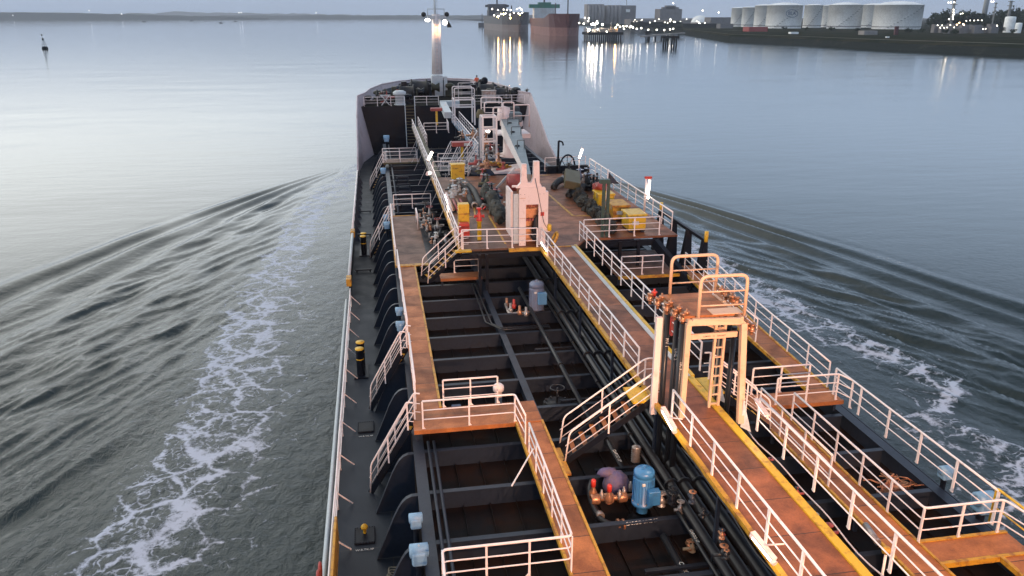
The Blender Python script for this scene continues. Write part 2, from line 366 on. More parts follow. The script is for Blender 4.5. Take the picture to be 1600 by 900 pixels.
def tube_lamp(label, p, q, bracket=None, mat=None, r=.055, group='lit tube lamps along the deck', light=8, hous=PINKW):
    p = Vector(p); q = Vector(q); c = (p + q) / 2; t = thing('tube_lamp', label, 'lamp', c, group)
    MB().tube([p, q], r, 10).build('lit_tube', mat or TUBEW, t)
    d = (q - p).normalized(); u = Vector((0, 0, 1)) if abs(d.z) < .8 else Vector((0, 1, 0))
    s = d.cross(u).normalized()
    MB().bar(p - d * .06 + u * (r + .03), q + d * .06 + u * (r + .03), .12, .05, up=u).build('housing', hous, t)
    for e in (p - d * .04, q + d * .04): MB().tube([e - d * .04, e + d * .04], r * 1.15, 10).build('end_cap', hous, t)
    if bracket is not None: MB().tube([c + u * (r + .04), Vector(bracket)], .018, 6).build('bracket', hous, t)
    if light:
        ld = bpy.data.lights.new('tube_light', 'POINT'); ld.energy = light; ld.color = (1, .82, .6); ld.shadow_soft_size = .25
        lo = bpy.data.objects.new('tube_light', ld); S.collection.objects.link(lo); lo.parent = t; lo.location = -u * .22
    return t
# ================================================================ THE TANKER: hull, decks, frames
ship = thing('tanker_ship', 'black hulled tanker under way, its long trunk deck and white rimmed bow filling the picture', 'ship', (8, 40, 0))
zt = 8.6
top_px = [(565, 152), (568, 146), (577, 139), (595, 132), (622, 127), (655, 124), (690, 122.5), (735, 124), (770, 129), (795, 136), (812, 143), (826, 151)]
top = [P(u, v, zt) for u, v in top_px]
top[0] = vec(-1.9, 92, zt); top[-1] = vec(17.9, 92, zt)
cx0, cx1 = 8.0, 9.6
def cen(y): return 8.0 + 1.4 * max(0, y - 92) / 25
def shrink(p, z, fwd, side):
    c = cen(p.y); k = max(0, (p.y - 88)); return vec(c + (p.x - c) * side, 92 + (p.y - 92) * fwd, z)
deck_out = [vec(-2, -6, 2), vec(-2, 70, 2), vec(-2, 82, 2), vec(-1.6, 87, 2), vec(-.5, 92, 2)]
fore2 = [shrink(p, 2, .80, .86) for p in top[1:-1]]
deck_st = [vec(16.5, 92, 2), vec(17.6, 87, 2), vec(18, 82, 2), vec(18, 70, 2), vec(18, -6, 2)]
outl2 = deck_out + fore2 + deck_st
outl0 = [vec(p.x, p.y, -.5) for p in deck_out[:3]] + [vec(-.9, 87, -.5), vec(.6, 92, -.5)] + [shrink(p, -.5, .66, .7) for p in top[1:-1]] + [vec(15.4, 92, -.5), vec(16.9, 87, -.5)] + [vec(p.x, p.y, -.5) for p in deck_st[2:]]
h = MB(); h.strip(outl0, outl2)
# flared bow plating between deck level and bulwark top
h.strip([outl2[4]] + fore2 + [outl2[5 + len(fore2)]], [p + Vector((0, 0, -.0)) for p in top])
h.build('hull', BLACK, ship)
# main deck plate
MB().add([p + Vector((0, 0, 0)) for p in outl2], [list(range(len(outl2)))]).build('main_deck', SIDEDK, ship)
# forecastle deck and bulwark
def inset(p, d, z): c = vec(cen(p.y), min(p.y, 100), 0); q = vec(p.x, p.y, 0); v = (c - q).normalized(); q += v * d; return vec(q.x, max(q.y, 92), z)
inn_t = [inset(p, .12, zt) for p in top]; inn_b = [inset(p, .35, 7.4) for p in top]
MB().add(inn_b, [list(range(len(inn_b)))]).build('forecastle_deck', FDECK, ship)
b = MB(); b.strip(inn_b, inn_t); b.strip(inn_t, [p + Vector((0, 0, .002)) for p in top])
b.tube([p + Vector((0, 0, .03)) for p in inn_t], .09, 8)
# aft wings of the bulwark, sloping down to the side decks
for s in (0, 1):
    t0 = top[-1] if s else top[0]; b0 = deck_st[0] if s else deck_out[4]; mid = deck_st[1] if s else deck_out[3]; e = deck_st[2] if s else deck_out[2]
    eX = 18 if s else -2; end_y = 77
    rows_b = [b0, mid, e, vec(eX, end_y, 2)]
    rows_t = [t0, vec(eX, 88.3, 6.9), vec(eX, 82.5, 4.4), vec(eX, end_y, 2.9)]
    sh = Vector((-.1 if s else .1, 0, 0))
    b.strip(rows_b, rows_t); b.strip([p + sh for p in rows_b], [p + sh for p in rows_t]); b.strip(rows_t, [p + sh for p in rows_t])
    b.tube(rows_t, .06, 6)
b.build('bulwark', BULK, ship)
bb = MB(); bb.add([vec(-.5, 92, 2), vec(16.5, 92, 2), vec(17.8, 92, 7.4), vec(-1.85, 92, 7.4)], [(0, 1, 2, 3)]); bb.build('forecastle_bulkhead', BLACK, ship)
# trunk
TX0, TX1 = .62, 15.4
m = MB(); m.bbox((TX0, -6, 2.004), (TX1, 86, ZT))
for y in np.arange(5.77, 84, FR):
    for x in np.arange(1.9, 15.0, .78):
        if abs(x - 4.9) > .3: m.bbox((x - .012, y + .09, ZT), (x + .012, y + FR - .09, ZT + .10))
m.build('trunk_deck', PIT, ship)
# port and starboard trunk edge plates
for x0, x1 in ((TX0 - .02, TX0 + .32), (15.22, 15.55)):
    m = MB(); m.bbox((x0, -6, ZB - .03), (x1, 86, ZB)); m.bbox(((x0 + x1) / 2 - .02, -6, ZT), ((x0 + x1) / 2 + .02, 86, ZB - .031)); m.build('edge_girder', BEAM, ship)
m = MB(); m.bbox((4.76, -6, ZB - .03), (5.02, 86, ZB + .006)); m.bbox((4.87, -6, ZT), (4.91, 86, ZB - .031)); m.build('deck_girder', BEAM, ship)
Ys = [17.27 + FR * k for k in range(-3, 29)]
proto = None
for y in Ys:
    if proto is None:
        m = MB(); m.bbox((TX0 + .33, y - .085, ZB - .035), (15.2, y + .085, ZB - .008)); m.bbox((TX0 + .33, y - .012, ZT), (15.2, y + .012, ZB - .036)); proto = m.build('deck_beam', BEAM, ship); y00 = y
    else:
        o = proto.copy(); S.collection.objects.link(o); o.parent = ship; o.location = (0, y - y00, 0)
# curved side brackets
curve = [(.60, 4.06), (.42, 4.055), (.27, 3.99), (.14, 3.86), (.03, 3.68), (-.10, 3.42), (-.67, 2.02)]
proto = None
for y in Ys:
    if proto is None:
        m = MB(); m.prism([(x, y - .008, z - .012) for x, z in curve] + [(.60, y - .008, 2.02)], (0, .016, 0))
        for i in range(len(curve) - 1):
            a, c = curve[i], curve[i + 1]; m.add([(a[0], y - .07, a[1]), (a[0], y + .07, a[1]), (c[0], y + .07, c[1]), (c[0], y - .07, c[1])], [(0, 1, 2, 3)])
            m.add([(a[0], y - .07, a[1] - .02), (a[0], y + .07, a[1] - .02), (c[0], y + .07, c[1] - .02), (c[0], y - .07, c[1] - .02)], [(0, 1, 2, 3)])
            m.add([(a[0], y - .07, a[1]), (c[0], y - .07, c[1]), (c[0], y - .07, c[1] - .02), (a[0], y - .07, a[1] - .02)], [(0, 1, 2, 3)])
        m.sm = [False] * len(m.sm); proto = m.build('side_bracket', BEAM, ship); y00 = y
    else:
        o = proto.copy(); S.collection.objects.link(o); o.parent = ship; o.location = (0, y - y00, 0)
# rubbing pipe outside the port edge, toe bar
m = MB(); m.tube([vec(-2.14, -5, 2.15), vec(-2.14, 42, 2.15)], .075, 10); m.build('rubbing_pipe', LGREY, ship)
m = MB(); m.bbox((-2.02, -6, 2.0), (-1.97, 82, 2.12)); m.bbox((17.97, -6, 2.0), (18.02, 82, 2.12)); m.build('deck_edge_bar', BEAM, ship)
# solid black bulwark section with yellow ends, port side, by the bitts
for i, (ya, yb, lab) in enumerate(((42.3, 52.6, 'solid black bulwark plate with yellow ends on the near port deck edge'),)):
    t = thing('bulwark_plate', lab, 'bulwark', (-2, ya, 2))
    MB().prism([(-1.98, ya, 2.02), (-1.98, yb, 2.02), (-1.98, yb - .4, 3.25), (-1.98, ya + .4, 3.25)], (.06, 0, 0)).build('plate', BLACK, t)
    MB().tube([vec(-1.95, ya, 3.27), vec(-1.95, yb, 3.27)], .09, 8).build('cap_pipe', LGREY, t)
    for y in (ya, yb): MB().bbox((-2.08, y - .55, 3.0), (-1.80, y + .25, 3.42)).build('yellow_end', YEL, t, bevel=.03)
t = thing('bulwark_pipe', 'white capped bulwark pipe on the port edge between the yellow ends and the bow', 'bulwark', (-2, 53, 2))
MB().tube([vec(-2, 53.0, 3.1), vec(-2, 77, 2.95)], .07, 8).build('cap_pipe', RAILW, t)
for y in np.arange(54.5, 77, 2.3): MB().prism([(-1.99, y, 2.02), (-1.5, y, 2.02), (-1.95, y, 3.05)], (0, .03, 0)).build('stay', BEAM, t)
# cargo side rail, near port edge
edge_r = railing('long white railing with slanting stays on the near port deck edge', [(-1.88, 8, 2.02), (-1.86, 41.2, 2.02)], heights=(1.05, .72, .38), sp=2.35, brace=(.45, .25, .03), group=None)
t = thing('fender_board', 'weathered yellow board on the port edge at the bottom of the picture', 'board', (-1.9, 17, 3))
MB().bbox((-1.82, 16.3, 2.3), (-1.74, 20.1, 3.25)).build('yellow_board', YEL, t, bevel=.02)
t = thing('mooring_shackle', 'rusty red brown chain shackle hanging over the port edge', 'shackle', (-2.2, 17.5, 2.6))
for k in range(4): MB().tube([vec(-2.25 + .03 * k, 17.4 + .33 * k + .16 * math.cos(a), 2.75 + .2 * math.sin(a)) for a in np.linspace(0, 2 * math.pi, 13)[:-1]], .045, 8, closed=True).build('chain_link', DRED, t)

# bitts on the port side deck
def bitts(lab, y, x=-1.25, r=.17, hh=1.25, gap=.75):
    t = thing('mooring_bitts', lab, 'bollard', (x, y, 2), 'pairs of mooring bitts on the port side deck')
    for k in (0, 1):
        c = vec(x + .02 * k, y + gap * k, 2.02); bm_ = MB()
        bm_.lathe([(r, 0), (r, hh - .06), (r * 1.12, hh - .04), (r * 1.12, hh), (0.001, hh)], c, 20); p = bm_.build('bitt_post', BLACK, t)
        MB().lathe([(r * 1.125, 0), (r * 1.125, .05), (0.001, .055)], c + vec(0, 0, hh), 20).build('yellow_top', YEL2, p)
        MB().lathe([(r * 1.02, 0), (r * 1.02, .05)], c + vec(0, 0, hh * .62), 20).build('yellow_ring', YEL2, p)
    MB().bbox((x - .3, y - .35, 2.015), (x + .32, y + gap + .35, 2.06)).build('base_plate', BLACK, t)
bitts('nearer pair of black bitts with yellow tops on the port side deck', 32.3)
bitts('farther pair of black bitts with yellow bands beside the rusty manifold platform', 51.2)
proto = None
for (u, v), lab in (((556, 212 + 248), 'first black bar fairlead lying on the port side deck ahead of the bitts'),):
    pass
for i, y in enumerate((47.4, 55.9, 63.2)):
    t = thing('deck_bar', ['nearest', 'middle', 'farthest'][i] + ' of the three short black raised bars lying across the port side deck', 'bar', (-1.2, y, 2), 'short raised bars across the port side deck')
    MB().bbox((-1.75, y - .07, 2.12), (-.75, y + .07, 2.2)).build('bar', BLACK, t, bevel=.02)
    for x in (-1.65, -.85): MB().bbox((x - .04, y - .05, 2.02), (x + .04, y + .05, 2.12)).build('foot', BLACK, t)
# bolted manhole covers
for i, (y, lab) in enumerate(((27.4, 'bolted manhole cover farther along the port side deck'), (20.6, 'bolted manhole cover with a yellow vent knob on the near port deck'))):
    t = thing('manhole_cover', lab, 'manhole', (-1.0, y, 2), 'bolted manhole covers on the port side deck'); c = vec(-1.02, y + .1, 2.01)
    MB().box(c + vec(0, 0, .03), (.62, .80, .06)).build('cover', BLACK, t, bevel=.03)
    m = MB()
    for k in range(9):
        for sx in (-.29, .29): m.cyl(c + vec(sx, -.36 + .09 * k, .05), c + vec(sx, -.36 + .09 * k, .09), .016, 6)
    for k in range(6):
        for sy in (-.37, .37): m.cyl(c + vec(-.22 + .09 * k, sy, .05), c + vec(-.22 + .09 * k, sy, .09), .016, 6)
    m.build('bolts', SIDEDK, t)
    text_part('W.B.TK.' + ('3P' if i else '4P'), .12, MARK, t, c + vec(0, -.66, .012), (0, 0, 0))
    if i: 
        MB().lathe([(.05, 0), (.05, .14), (.10, .16), (.11, .22), (.07, .28), (.02, .32), (.001, .33)], c + vec(0, .1, .06), 14).build('vent_knob', YEL2, t)
# rope heap
t = thing('rope_coil', 'loose grey rope heap behind the nearest side bracket', 'rope', (-.3, 18.6, 2.05)); pts = []
for k in range(70):
    a = k * .45; pts.append(vec(-.22 + .17 * math.cos(a) * (1 + .3 * math.sin(k * .37)), 18.35 + .02 * k * .4 + .20 * math.sin(a), 2.06 + .05 * abs(math.sin(k * .9))))
MB().tube(pts, .022, 6).build('rope', ROPE, t)
# small bits of litter on the side deck
# ---------------------------------------------------------------- tank vents (blue goosenecks) on the trunk edge
def vent(lab, c, s=1.0, txt=None):
    c = Vector(c); t = thing('tank_vent', lab, 'vent', c, 'blue tank vents along the trunk edges')
    MB().lathe([(.09 * s, -.55 * s), (.09 * s, 0), (.15 * s, .0), (.15 * s, .03 * s)], c, 14).build('standpipe', BEAM, t)
    MB().box(c + vec(0, 0, .20 * s), (.34 * s, .38 * s, .34 * s)).build('vent_head', VENTB, t, bevel=.05 * s)
    MB().lathe([(.10 * s, -.22 * s), (.16 * s, -.2 * s), (.16 * s, .2 * s), (.10 * s, .22 * s), (.001, .22 * s)], c + vec(0, 0, .34 * s), 14, 'X').build('float_drum', VENTB, t)
    if txt: text_part(txt, .11 * s, MARK, t, c + vec(0, -.05, .505 * s), (0, 0, 0))
vent('second blue square vent box in front of the trunk edge, near port side', P(655, 828, 4.0) + vec(-.08, 0, .1), .85)
vent('large pale blue vent box with white numbers at the bottom left of the deck', P(662, 885, 4.0) + vec(-.1, 0, .12), 1.1, '6')
vent('upper of the two blue vents beside the second port staircase', P(624, 493, 4.25), .8)
vent('lower of the two blue vents beside the second port staircase', P(626, 517, 4.15), .9)
vent('upper blue vent beside the rusty manifold platform on the port side', P(603, 345, 4.25), .85)
vent('lower blue vent beside the rusty manifold platform on the port side', P(605, 358, 4.15), 1.0)
vent('bright blue vent standing between the side brackets and the far port platform', P(599, 272, 4.2), 1.1)
vent('far blue twin vent below the dark forecastle bulkhead', P(604, 222, 4.1), 1.5)
vent('round pale blue vent just inside the starboard railing', P(1475, 748, 4.3), .85)
vent('large pale blue vent by the yellow rail gate on the starboard edge', P(1533, 800, 4.3), 1.25)

# ================================================================ WALKWAYS
def walkway(lab, x0, y0, x1, y1, z, mat, edges='', emat=None, th=.07, group='raised walkways and platforms above the trunk deck', legs=True, ew=.07, poly=None, name='walkway'):
    t = thing(name, lab, 'walkway', ((x0 + x1) / 2, (y0 + y1) / 2, z), group); emat = emat or YEL
    if poly: MB().slab(poly, z, th).build('deck_plate', mat, t)
    else: MB().bbox((x0, y0, z - th), (x1, y1, z)).build('deck_plate', mat, t)
    if not poly:
        for e in edges:
            if e == 'l': a, c = (x0 - ew + .002, y0, z - .10), (x0 + .002 + ew * .4, y1, z + .035)
            if e == 'r': a, c = (x1 - ew * .4, y0, z - .10), (x1 + ew - .002, y1, z + .035)
            if e == 'f': a, c = (x0, y1 - ew * .4, z - .11), (x1, y1 + ew, z + .03)
            if e == 'n': a, c = (x0, y0 - ew, z - .11), (x1, y0 + ew * .4, z + .03)
            MB().bbox(a, c).build('edge_strip', emat, t)
        if legs:
            for y in np.arange(y0 + .3, y1, 4.6):
                for x in (x0 + .1, x1 - .1): MB().bar((x, y, z - th), (x, y, ZB - .02 if z < 5 else ZT), .09, .09).build('support', BEAM, t)
    return t
walkway('rust brown walkway on the port side from the crossover platform to the manifold platform', .78, 23.72, 1.60, 40.0, ZK, RUSTO, 'r', YEL, ew=.06)
walkway('rusty crossover platform linking the two port walkways, nearer one', .66, 22.30, 4.80, 23.715, ZK, RUSTO, 'n', RUSTO)
walkway('orange brown walkway in the middle running down to the bottom edge', 3.96, 4, 4.78, 22.29, ZK, RUSTO, 'lr', YEL, ew=.05)
walkway('rusty crossover platform at the bottom edge beneath the wide white railing',   .66, 12.0, 3.95, 14.75, ZK, RUSTO, '', YEL)
walkway('wide rust plated manifold platform on the port side', .66, 40.005, 2.35, 51.0, ZK, RUSTB, 'lf', YEL)
walkway('dark brown valve platform beside the plated manifold platform', 2.36, 40.0, 3.9, 51.0, ZK, BLACK, '', YEL)
MBy = MB().bbox((.66, 39.75, ZK + .004), (2.35, 40.1, ZK + .05)); t = thing('threshold_bar', 'yellow sill across the port walkway at the manifold platform', 'sill', (1.5, 39.9, ZK)); MBy.build('yellow_bar', YEL, t)
cat = walkway('long central catwalk of brown plates with a bright yellow right edge', 7.80, -3, 9.33, 37.1, ZC, RUST, 'l', YEL, group='raised walkways and platforms above the trunk deck', ew=.09)
MB().bbox((9.335, -3, ZC - .16), (9.56, 21.6, ZC + .045)).build('yellow_kerb', YEL2, cat)
MB().bbox((9.335, 21.605, ZC - .16), (9.50, 37.1, ZC + .03)).build('grey_channel', LGREY, cat); MB().bbox((9.505, 21.605, ZC - .16), (9.62, 37.1, ZC + .06)).build('yellow_kerb', YEL2, cat)
MB().bbox((7.9, -3, ZC - .35), (8.0, 37, ZC - .09)).build('girder', BLACK, cat); MB().bbox((9.1, -3, ZC - .35), (9.2, 37, ZC - .09)).build('girder', BLACK, cat)
# midship crane/manifold platform
def plat(lab, pts, mat, z=ZC, th=.10, edge=None, cutmat=None, **k):
    t = walkway(lab, pts[0][0], pts[0][1], pts[2][0], pts[2][1], z, mat, poly=pts, th=th, name='platform', group='raised walkways and platforms above the trunk deck')
    return t
A = P(718, 387, ZC); Bp = P(852, 388, ZC)
pp = plat('brown plated platform on the port side of the crane, with hoses and the yellow cabinets', [(3.75, 37.25), (6.15, 37.25), (6.2, 56), (3.72, 56)], RUSTB)
MB().bbox((3.70, 37.2, ZC - .14), (3.82, 56, ZC + .05)).build('edge_strip', YEL, pp)
pl2 = plat('broad red brown platform on the starboard side of the crane', [(6.16, 37.0), (9.62, 37.0), (10.4, 38.2), (15.4, 38.2), (15.4, 56), (6.21, 56)], RUST)
MB().bbox((6.16, 36.96, ZC - .14), (9.6, 37.08, ZC + .03)).build('edge_strip', YEL, pl2)
m = MB()
for a, c in (((10.75, 50.5), (10.95, 43.2)), ((10.95, 43.2), (12.2, 43.0)), ((9.6, 55.2), (12.3, 55.6))):
    MB().bar((a[0], a[1], ZC + .008), (c[0], c[1], ZC + .008), .14, .012).build('painted_line', YEL, pl2)
pass
m = MB()
for a, c in (((6.0, 50.5), (5.35, 44.0)), ((5.35, 44.0), (4.6, 44.0)), ((6.15, 44), (6.15, 38))): MB().bar((a[0], a[1], ZC + .008), (c[0], c[1], ZC + .008), .10, .012).build('painted_line', YEL, pp)
pass
# black fascia and struts under the platform's after edge
t = thing('platform_truss', 'black truss carrying the after edge of the crane platform', 'truss', (6, 37, 5))
m = MB(); m.bbox((3.75, 36.9, ZC - .38), (9.6, 37.1, ZC - .145)); m.build('cross_girder', BLACK, t)
for x in (4.6, 4.95, 8.4): MB().bbox((x, 36.7, ZT), (x + .14, 36.88, ZC - .15)).build('column', BLACK, t)
MB().bar((9.2, 36.8, ZC - .3), (10.2, 36.8, ZT + .2), .14, .2).build('strut', BLACK, t)
t = thing('platform_truss', 'black truss and sloping leg under the starboard platform corner', 'truss', (13, 38, 5))
m = MB(); m.bbox((10.4, 38.0, ZC - .45), (14.2, 38.18, ZC - .145)); m.build('cross_girder', BLACK, t)
MB().bar((14.1, 38.05, ZC - .3), (15.3, 35.5, ZT + .6), .3, .45).build('sloping_leg', BLACK, t)
for x in (12.1, 13.1): MB().bbox((x, 37.9, ZT), (x + .16, 38.0, ZC - .15)).build('column', BLACK, t)
# lower platform seen beneath it, starboard
walkway('low rust platform under the starboard part of the crane platform', 11.6, 36.2, 15.2, 40.6, ZK, RUSTB, 'n', YEL)
LA, LB = P(688, 434, ZK), P(751, 428, ZK); walkway('low rust landing under the port part of the crane platform', LA.x, LA.y - .2, LB.x, LA.y + .7, ZK, RUSTO, 'n', RUSTO)
# forward catwalk
walkway('narrow olive catwalk running forward from the crane platform to the forecastle', 3.72, 56.2, 4.35, 84, ZC, OLIVE, 'lr', OLIVE)
fb = walkway('blue grey catwalk slanting forward beside the middle portal', 8.3, 57, 9.0, 88, ZC, WALKB, 'lr', WALKB)
walkway('far port crossover platform with a rail, two thirds of the way forward', .4, 71.2, 3.7, 73.2, ZK, RUSTB, 'n', OLIVE)
walkway('dark crossover platform with red trunking ahead of the yellow box', 4.8, 62, 8.2, 64.5, 5.4, BLACK, 'n', BLACK)
# starboard walkways
w3 = walkway('rusty outboard walkway on the starboard side with yellow edges', 15.25, 22.9, 16.25, 37.5, ZK, RUSTO, poly=[(14.45, 22.86), (15.2, 22.86), (15.52, 29.2), (16.35, 37.5), (15.3, 37.5), (14.6, 29.2)])
for ps_ in (((14.45, 22.86), (14.6, 29.2), (15.3, 37.5)), ((15.2, 22.86), (15.52, 29.2), (16.35, 37.5))):
    m = MB()
    for a_, b_ in zip(ps_[:-1], ps_[1:]): m.bar((a_[0], a_[1], ZK - .03), (b_[0], b_[1], ZK - .03), .08, .13)
    m.build('edge_strip', YEL, w3)
walkway('rusty crossover platform linking the catwalk to the starboard edge', 11.9, 21.95, 15.22, 22.85, ZK, RUSTO, 'n', RUSTO)
walkway('orange brown walkway just right of the catwalk railing', 11.85, 11, 12.75, 21.94, ZK, RUSTO, 'lr', YEL, ew=.05)
walkway('orange brown crossover platform at the bottom right corner', 12.76, 13.75, 15.25, 14.55, ZK, RUSTO, 'fn', YEL)
walkway('short rusty walkway turning aft at the bottom right corner', 14.4, 8, 15.25, 13.7, ZK, RUSTO, 'l', YEL)

# ================================================================ RAILINGS
# port crossover
railing('railing on the near side of the nearer port crossover, bending onto the middle walkway', [(.95, 22.32, ZK), (3.90, 22.32, ZK), (3.98, 20.9, ZK)], sp=1.6, post_w=.05)
railing('railing on the far side of the nearer port crossover', [(1.72, 23.72, ZK), (3.55, 23.72, ZK)], sp=.9, post_w=.05)
railing('railing along the middle walkway turning across the bottom of the picture', [(4.0, 20.4, ZK), (3.97, 14.95, ZK), (.95, 14.95, ZK), (.85, 11.0, ZK)], sp=1.05, post_w=.05)
t = thing('rail_stay', 'slanting pink stay below the middle walkway railing', 'stay', (3.9, 19.5, ZK)); MB().bar((3.97, 19.6, 5.2), (3.30, 19.4, 4.15), .05, .02).build('stay', RAILW, t)
railing('tall railing along the port edge of the port walkway', [(.80, 23.75, ZK), (.80, 28.1, ZK)], sp=1.45)
railing('railing along the port walkway between its two staircases', [(.80, 29.3, ZK), (.72, 39.6, ZK)], sp=1.6)
t_ = railing('railing around the near end of the manifold platform, port edge', [(.66, 40.0, ZK), (.64, 44, ZK), (.64, 50.3, ZK)], sp=1.7)
railing('railing across the far end of the manifold platform', [(.9, 53.0, ZK), (3.4, 53.0, ZK)], sp=1.2)
# catwalk
railing('catwalk left railing in the foreground beside the lit lamp', [(7.82, 7.5, ZC), (7.82, 18.9, ZC)], sp=1.5, post_w=.08)
railing('catwalk left railing from the portal forward to the crane', [(7.82, 21.9, ZC), (7.80, 37.0, ZC)], sp=1.5, post_w=.08, ends=(1, 1))
railing('catwalk right railing in the foreground outside the yellow kerb', [(9.98, 7.5, ZC), (9.98, 18.0, ZC)], sp=1.5, post_w=.08)
railing('catwalk right railing from the portal forward to the starboard platform', [(9.95, 22.0, ZC), (10.0, 38.0, ZC)], sp=1.5, post_w=.08)
# crane platform
railing('railing along the after edge of the crane platform, port half', [(3.85, 37.3, ZC), (7.6, 37.1, ZC)], sp=1.45, post_w=.06)
railing('railing across the after edge of the starboard platform by the yellow crates', [(10.3, 38.3, ZC), (14.4, 38.3, ZC)], sp=1.4, post_w=.06)
railing('railing down the starboard edge past the covered gear', [(15.35, 39.0, ZC), (15.35, 56.0, ZC)], sp=1.5, heights=(1.05, .7, .36), rt_=.045)
lr = railing('long white railing from the crane platform forward to the forecastle', [(3.72, 37.6, ZC), (3.66, 82.0, ZC)], sp=1.9, heights=(1.0, .68, .36), rt_=.04, post_w=.09)
for k, y in enumerate((45.5, 50.5, 55.5, 60, 66, 70, 74)): MB().bar((3.70, y, 6.3), (2.95, y + .2, 4.75), .05, .02).build('stay', RAILW, lr)
railing('railing across the forward end of the port crane platform behind the yellow box', [(3.9, 56.8, ZC), (6.2, 56.9, ZC), (7.3, 58.5, ZC)], sp=1.4)
railing('railing on the far starboard platform below the jib', [(12.2, 57, ZC), (15.4, 57.4, ZC)], sp=1.2)
railing('right railing of the olive forward catwalk', [(4.38, 70.5, ZC), (4.36, 84, ZC)], sp=2)
railing('left railing of the blue grey forward catwalk', [(8.25, 60, ZC), (8.25, 88, ZC)], sp=1.9, rt_=.05)
railing('right railing of the blue grey forward catwalk', [(9.05, 60, ZC), (9.1, 88, ZC)], sp=1.9, rt_=.05)
# far crossovers
railing('railing around the far port crossover platform', [(.45, 71.2, ZK), (3.5, 71.2, ZK)], sp=1.3)
railing('railing on the far side of the far port crossover platform', [(.45, 73.1, ZK), (3.5, 73.1, ZK)], sp=1.5)
railing('railing in front of the dark red trunking ahead of the yellow box', [(4.85, 62, 5.42), (8.0, 62, 5.42)], sp=1.3, endloop=True)
railing('railing behind the dark red trunking', [(4.85, 64.4, 5.42), (8.0, 64.4, 5.42)], sp=1.3)
railing('railing around the orange topped valve station near the forecastle', [(4.6, 78, 6.2), (7.0, 78, 6.2), (7.1, 81, 6.2)], sp=1.2)
railing('railing fencing the low starboard platform under the yellow crates', [(11.8, 36.4, ZK), (14.0, 36.4, ZK)], sp=1.2)
railing('railing on the low port landing under the crane platform', [(LB.x - 1.3, LA.y + .65, ZK), (LB.x - .05, LA.y + .65, ZK)], sp=1.2)
# starboard
railing('railing on the far side of the starboard crossover platform', [(12.3, 22.85, ZK), (14.4, 22.85, ZK)], sp=1.25)
railing('railing on the near side of the starboard crossover platform', [(12.75, 21.98, ZK), (14.95, 21.98, ZK), (15.12, 21.4, ZK)], sp=1.25)
railing('left railing of the orange walkway right of the catwalk', [(11.87, 21.4, ZK), (11.87, 17.2, ZK)], sp=1.4)
railing('right railing of the orange walkway bending across the bottom right platform', [(12.75, 20.9, ZK), (12.75, 14.55, ZK), (14.95, 14.55, ZK), (15.12, 13.6, ZK), (15.12, 8, ZK)], sp=1.35)
railing('outboard starboard railing from the bottom right corner to the crossover platform', [(15.10, 14.9, ZK), (15.12, 22.4, ZK)], sp=1.5, post_w=.08)
railing('outboard starboard railing along the rusty outboard walkway', [(15.18, 22.9, ZK), (15.50, 29.2, ZK), (16.32, 37.2, ZK)], sp=1.45)
railing('inner railing of the rusty outboard starboard walkway', [(14.58, 27.2, ZK), (14.62, 29.2, ZK), (15.25, 36.6, ZK)], sp=1.6)
t = thing('rail_gate', 'yellow gate in the starboard railing beside the big blue vent', 'gate', (15.12, 15, ZK))
MB().tube(fillet([vec(15.12, 15.0, ZK), vec(15.12, 15.0, ZK + 1.02), vec(15.12, 13.7, ZK + 1.02), vec(15.12, 13.7, ZK)], .08), .035, 8).build('gate_frame', YEL2, t); MB().tube([vec(15.12, 15, ZK + .5), vec(15.12, 13.7, ZK + .5)], .02, 6).build('mid_bar', YEL2, t)
# forecastle rails
railing('low railing at the port corner of the forecastle above the dark bulkhead', [(-1.2, 92.2, 7.42), (3.3, 92.2, 7.42)], sp=1.4)
railing('forecastle railing between the ladder and the white trunking', [(4.5, 92.2, 7.42), (7.2, 92.2, 7.42)], sp=1.4)
railing('forecastle railing on the starboard side behind the crane', [(11.2, 92.2, 7.42), (17.2, 92.2, 7.42)], sp=1.4)

# ================================================================ STAIRS
def ps(lab, y, n=9):
    return stair(lab, (.60, y, ZK), (-.72, y + .55, ZD + .02), .62, n, stepmat=YEL, rail_h=.95, extra=.2)
ps('steep port staircase beside the nearer crossover platform', 22.75)
ps('second port staircase with yellow treads, down to the side deck near the bitts', 28.7)
ps('port staircase from the manifold platform down to the side deck', 50.2, 10)
ps('far port staircase from the far crossover down to the side deck', 71.6, 10)
t = stair('wide staircase with yellow treads from the catwalk down to the middle walkway', (7.78, 20.75, ZC - .02), (5.15, 20.9, ZB + .02), .95, 7, stepmat=RUSTO, extra=.35)
MB().bbox((7.15, 20.3, ZC - .1), (7.79, 21.3, ZC - .03)).build('landing', YEL2, t)
MB().bbox((4.86, 19.7, ZB + .02), (5.15, 21.2, ZB + .09)).build('foot_plate', YEL, t)
t = stair('staircase from the port corner of the crane platform down to the trunk deck', (3.78, 37.75, ZC - .02), (1.95, 37.2, ZK + .02), .9, 7, stepmat=YEL, extra=.3)
MB().bbox((3.5, 36.95, ZC - .05), (4.3, 37.28, ZC + .02)).build('landing', YEL2, t)
t = stair('short staircase with a yellow top plate on the starboard side of the catwalk', (9.98, 20.9, ZC - .02), (11.8, 20.9, ZK + .02), .85, 5, stepmat=YEL2, extra=.2)
MB().bbox((9.62, 20.4, ZC - .06), (10.1, 21.5, ZC)).build('landing', YEL2, t)
stair('staircase beside the dark red trunking down to the trunk deck', (6.5, 66.5, ZC + .0), (4.9, 63.2, ZB), .8, 9, stepmat=STEEL, extra=.2)
stair('white staircase rising to the portal right of the yellow box', (8.0, 60.5, ZC + 1.6), (6.0, 56.6, ZC), .8, 8, stepmat=RAILW, stringmat=RAILW, extra=.1)
t = thing('ladder', 'steep dark ladder up the forecastle bulkhead', 'ladder', (3.9, 91.6, 4))
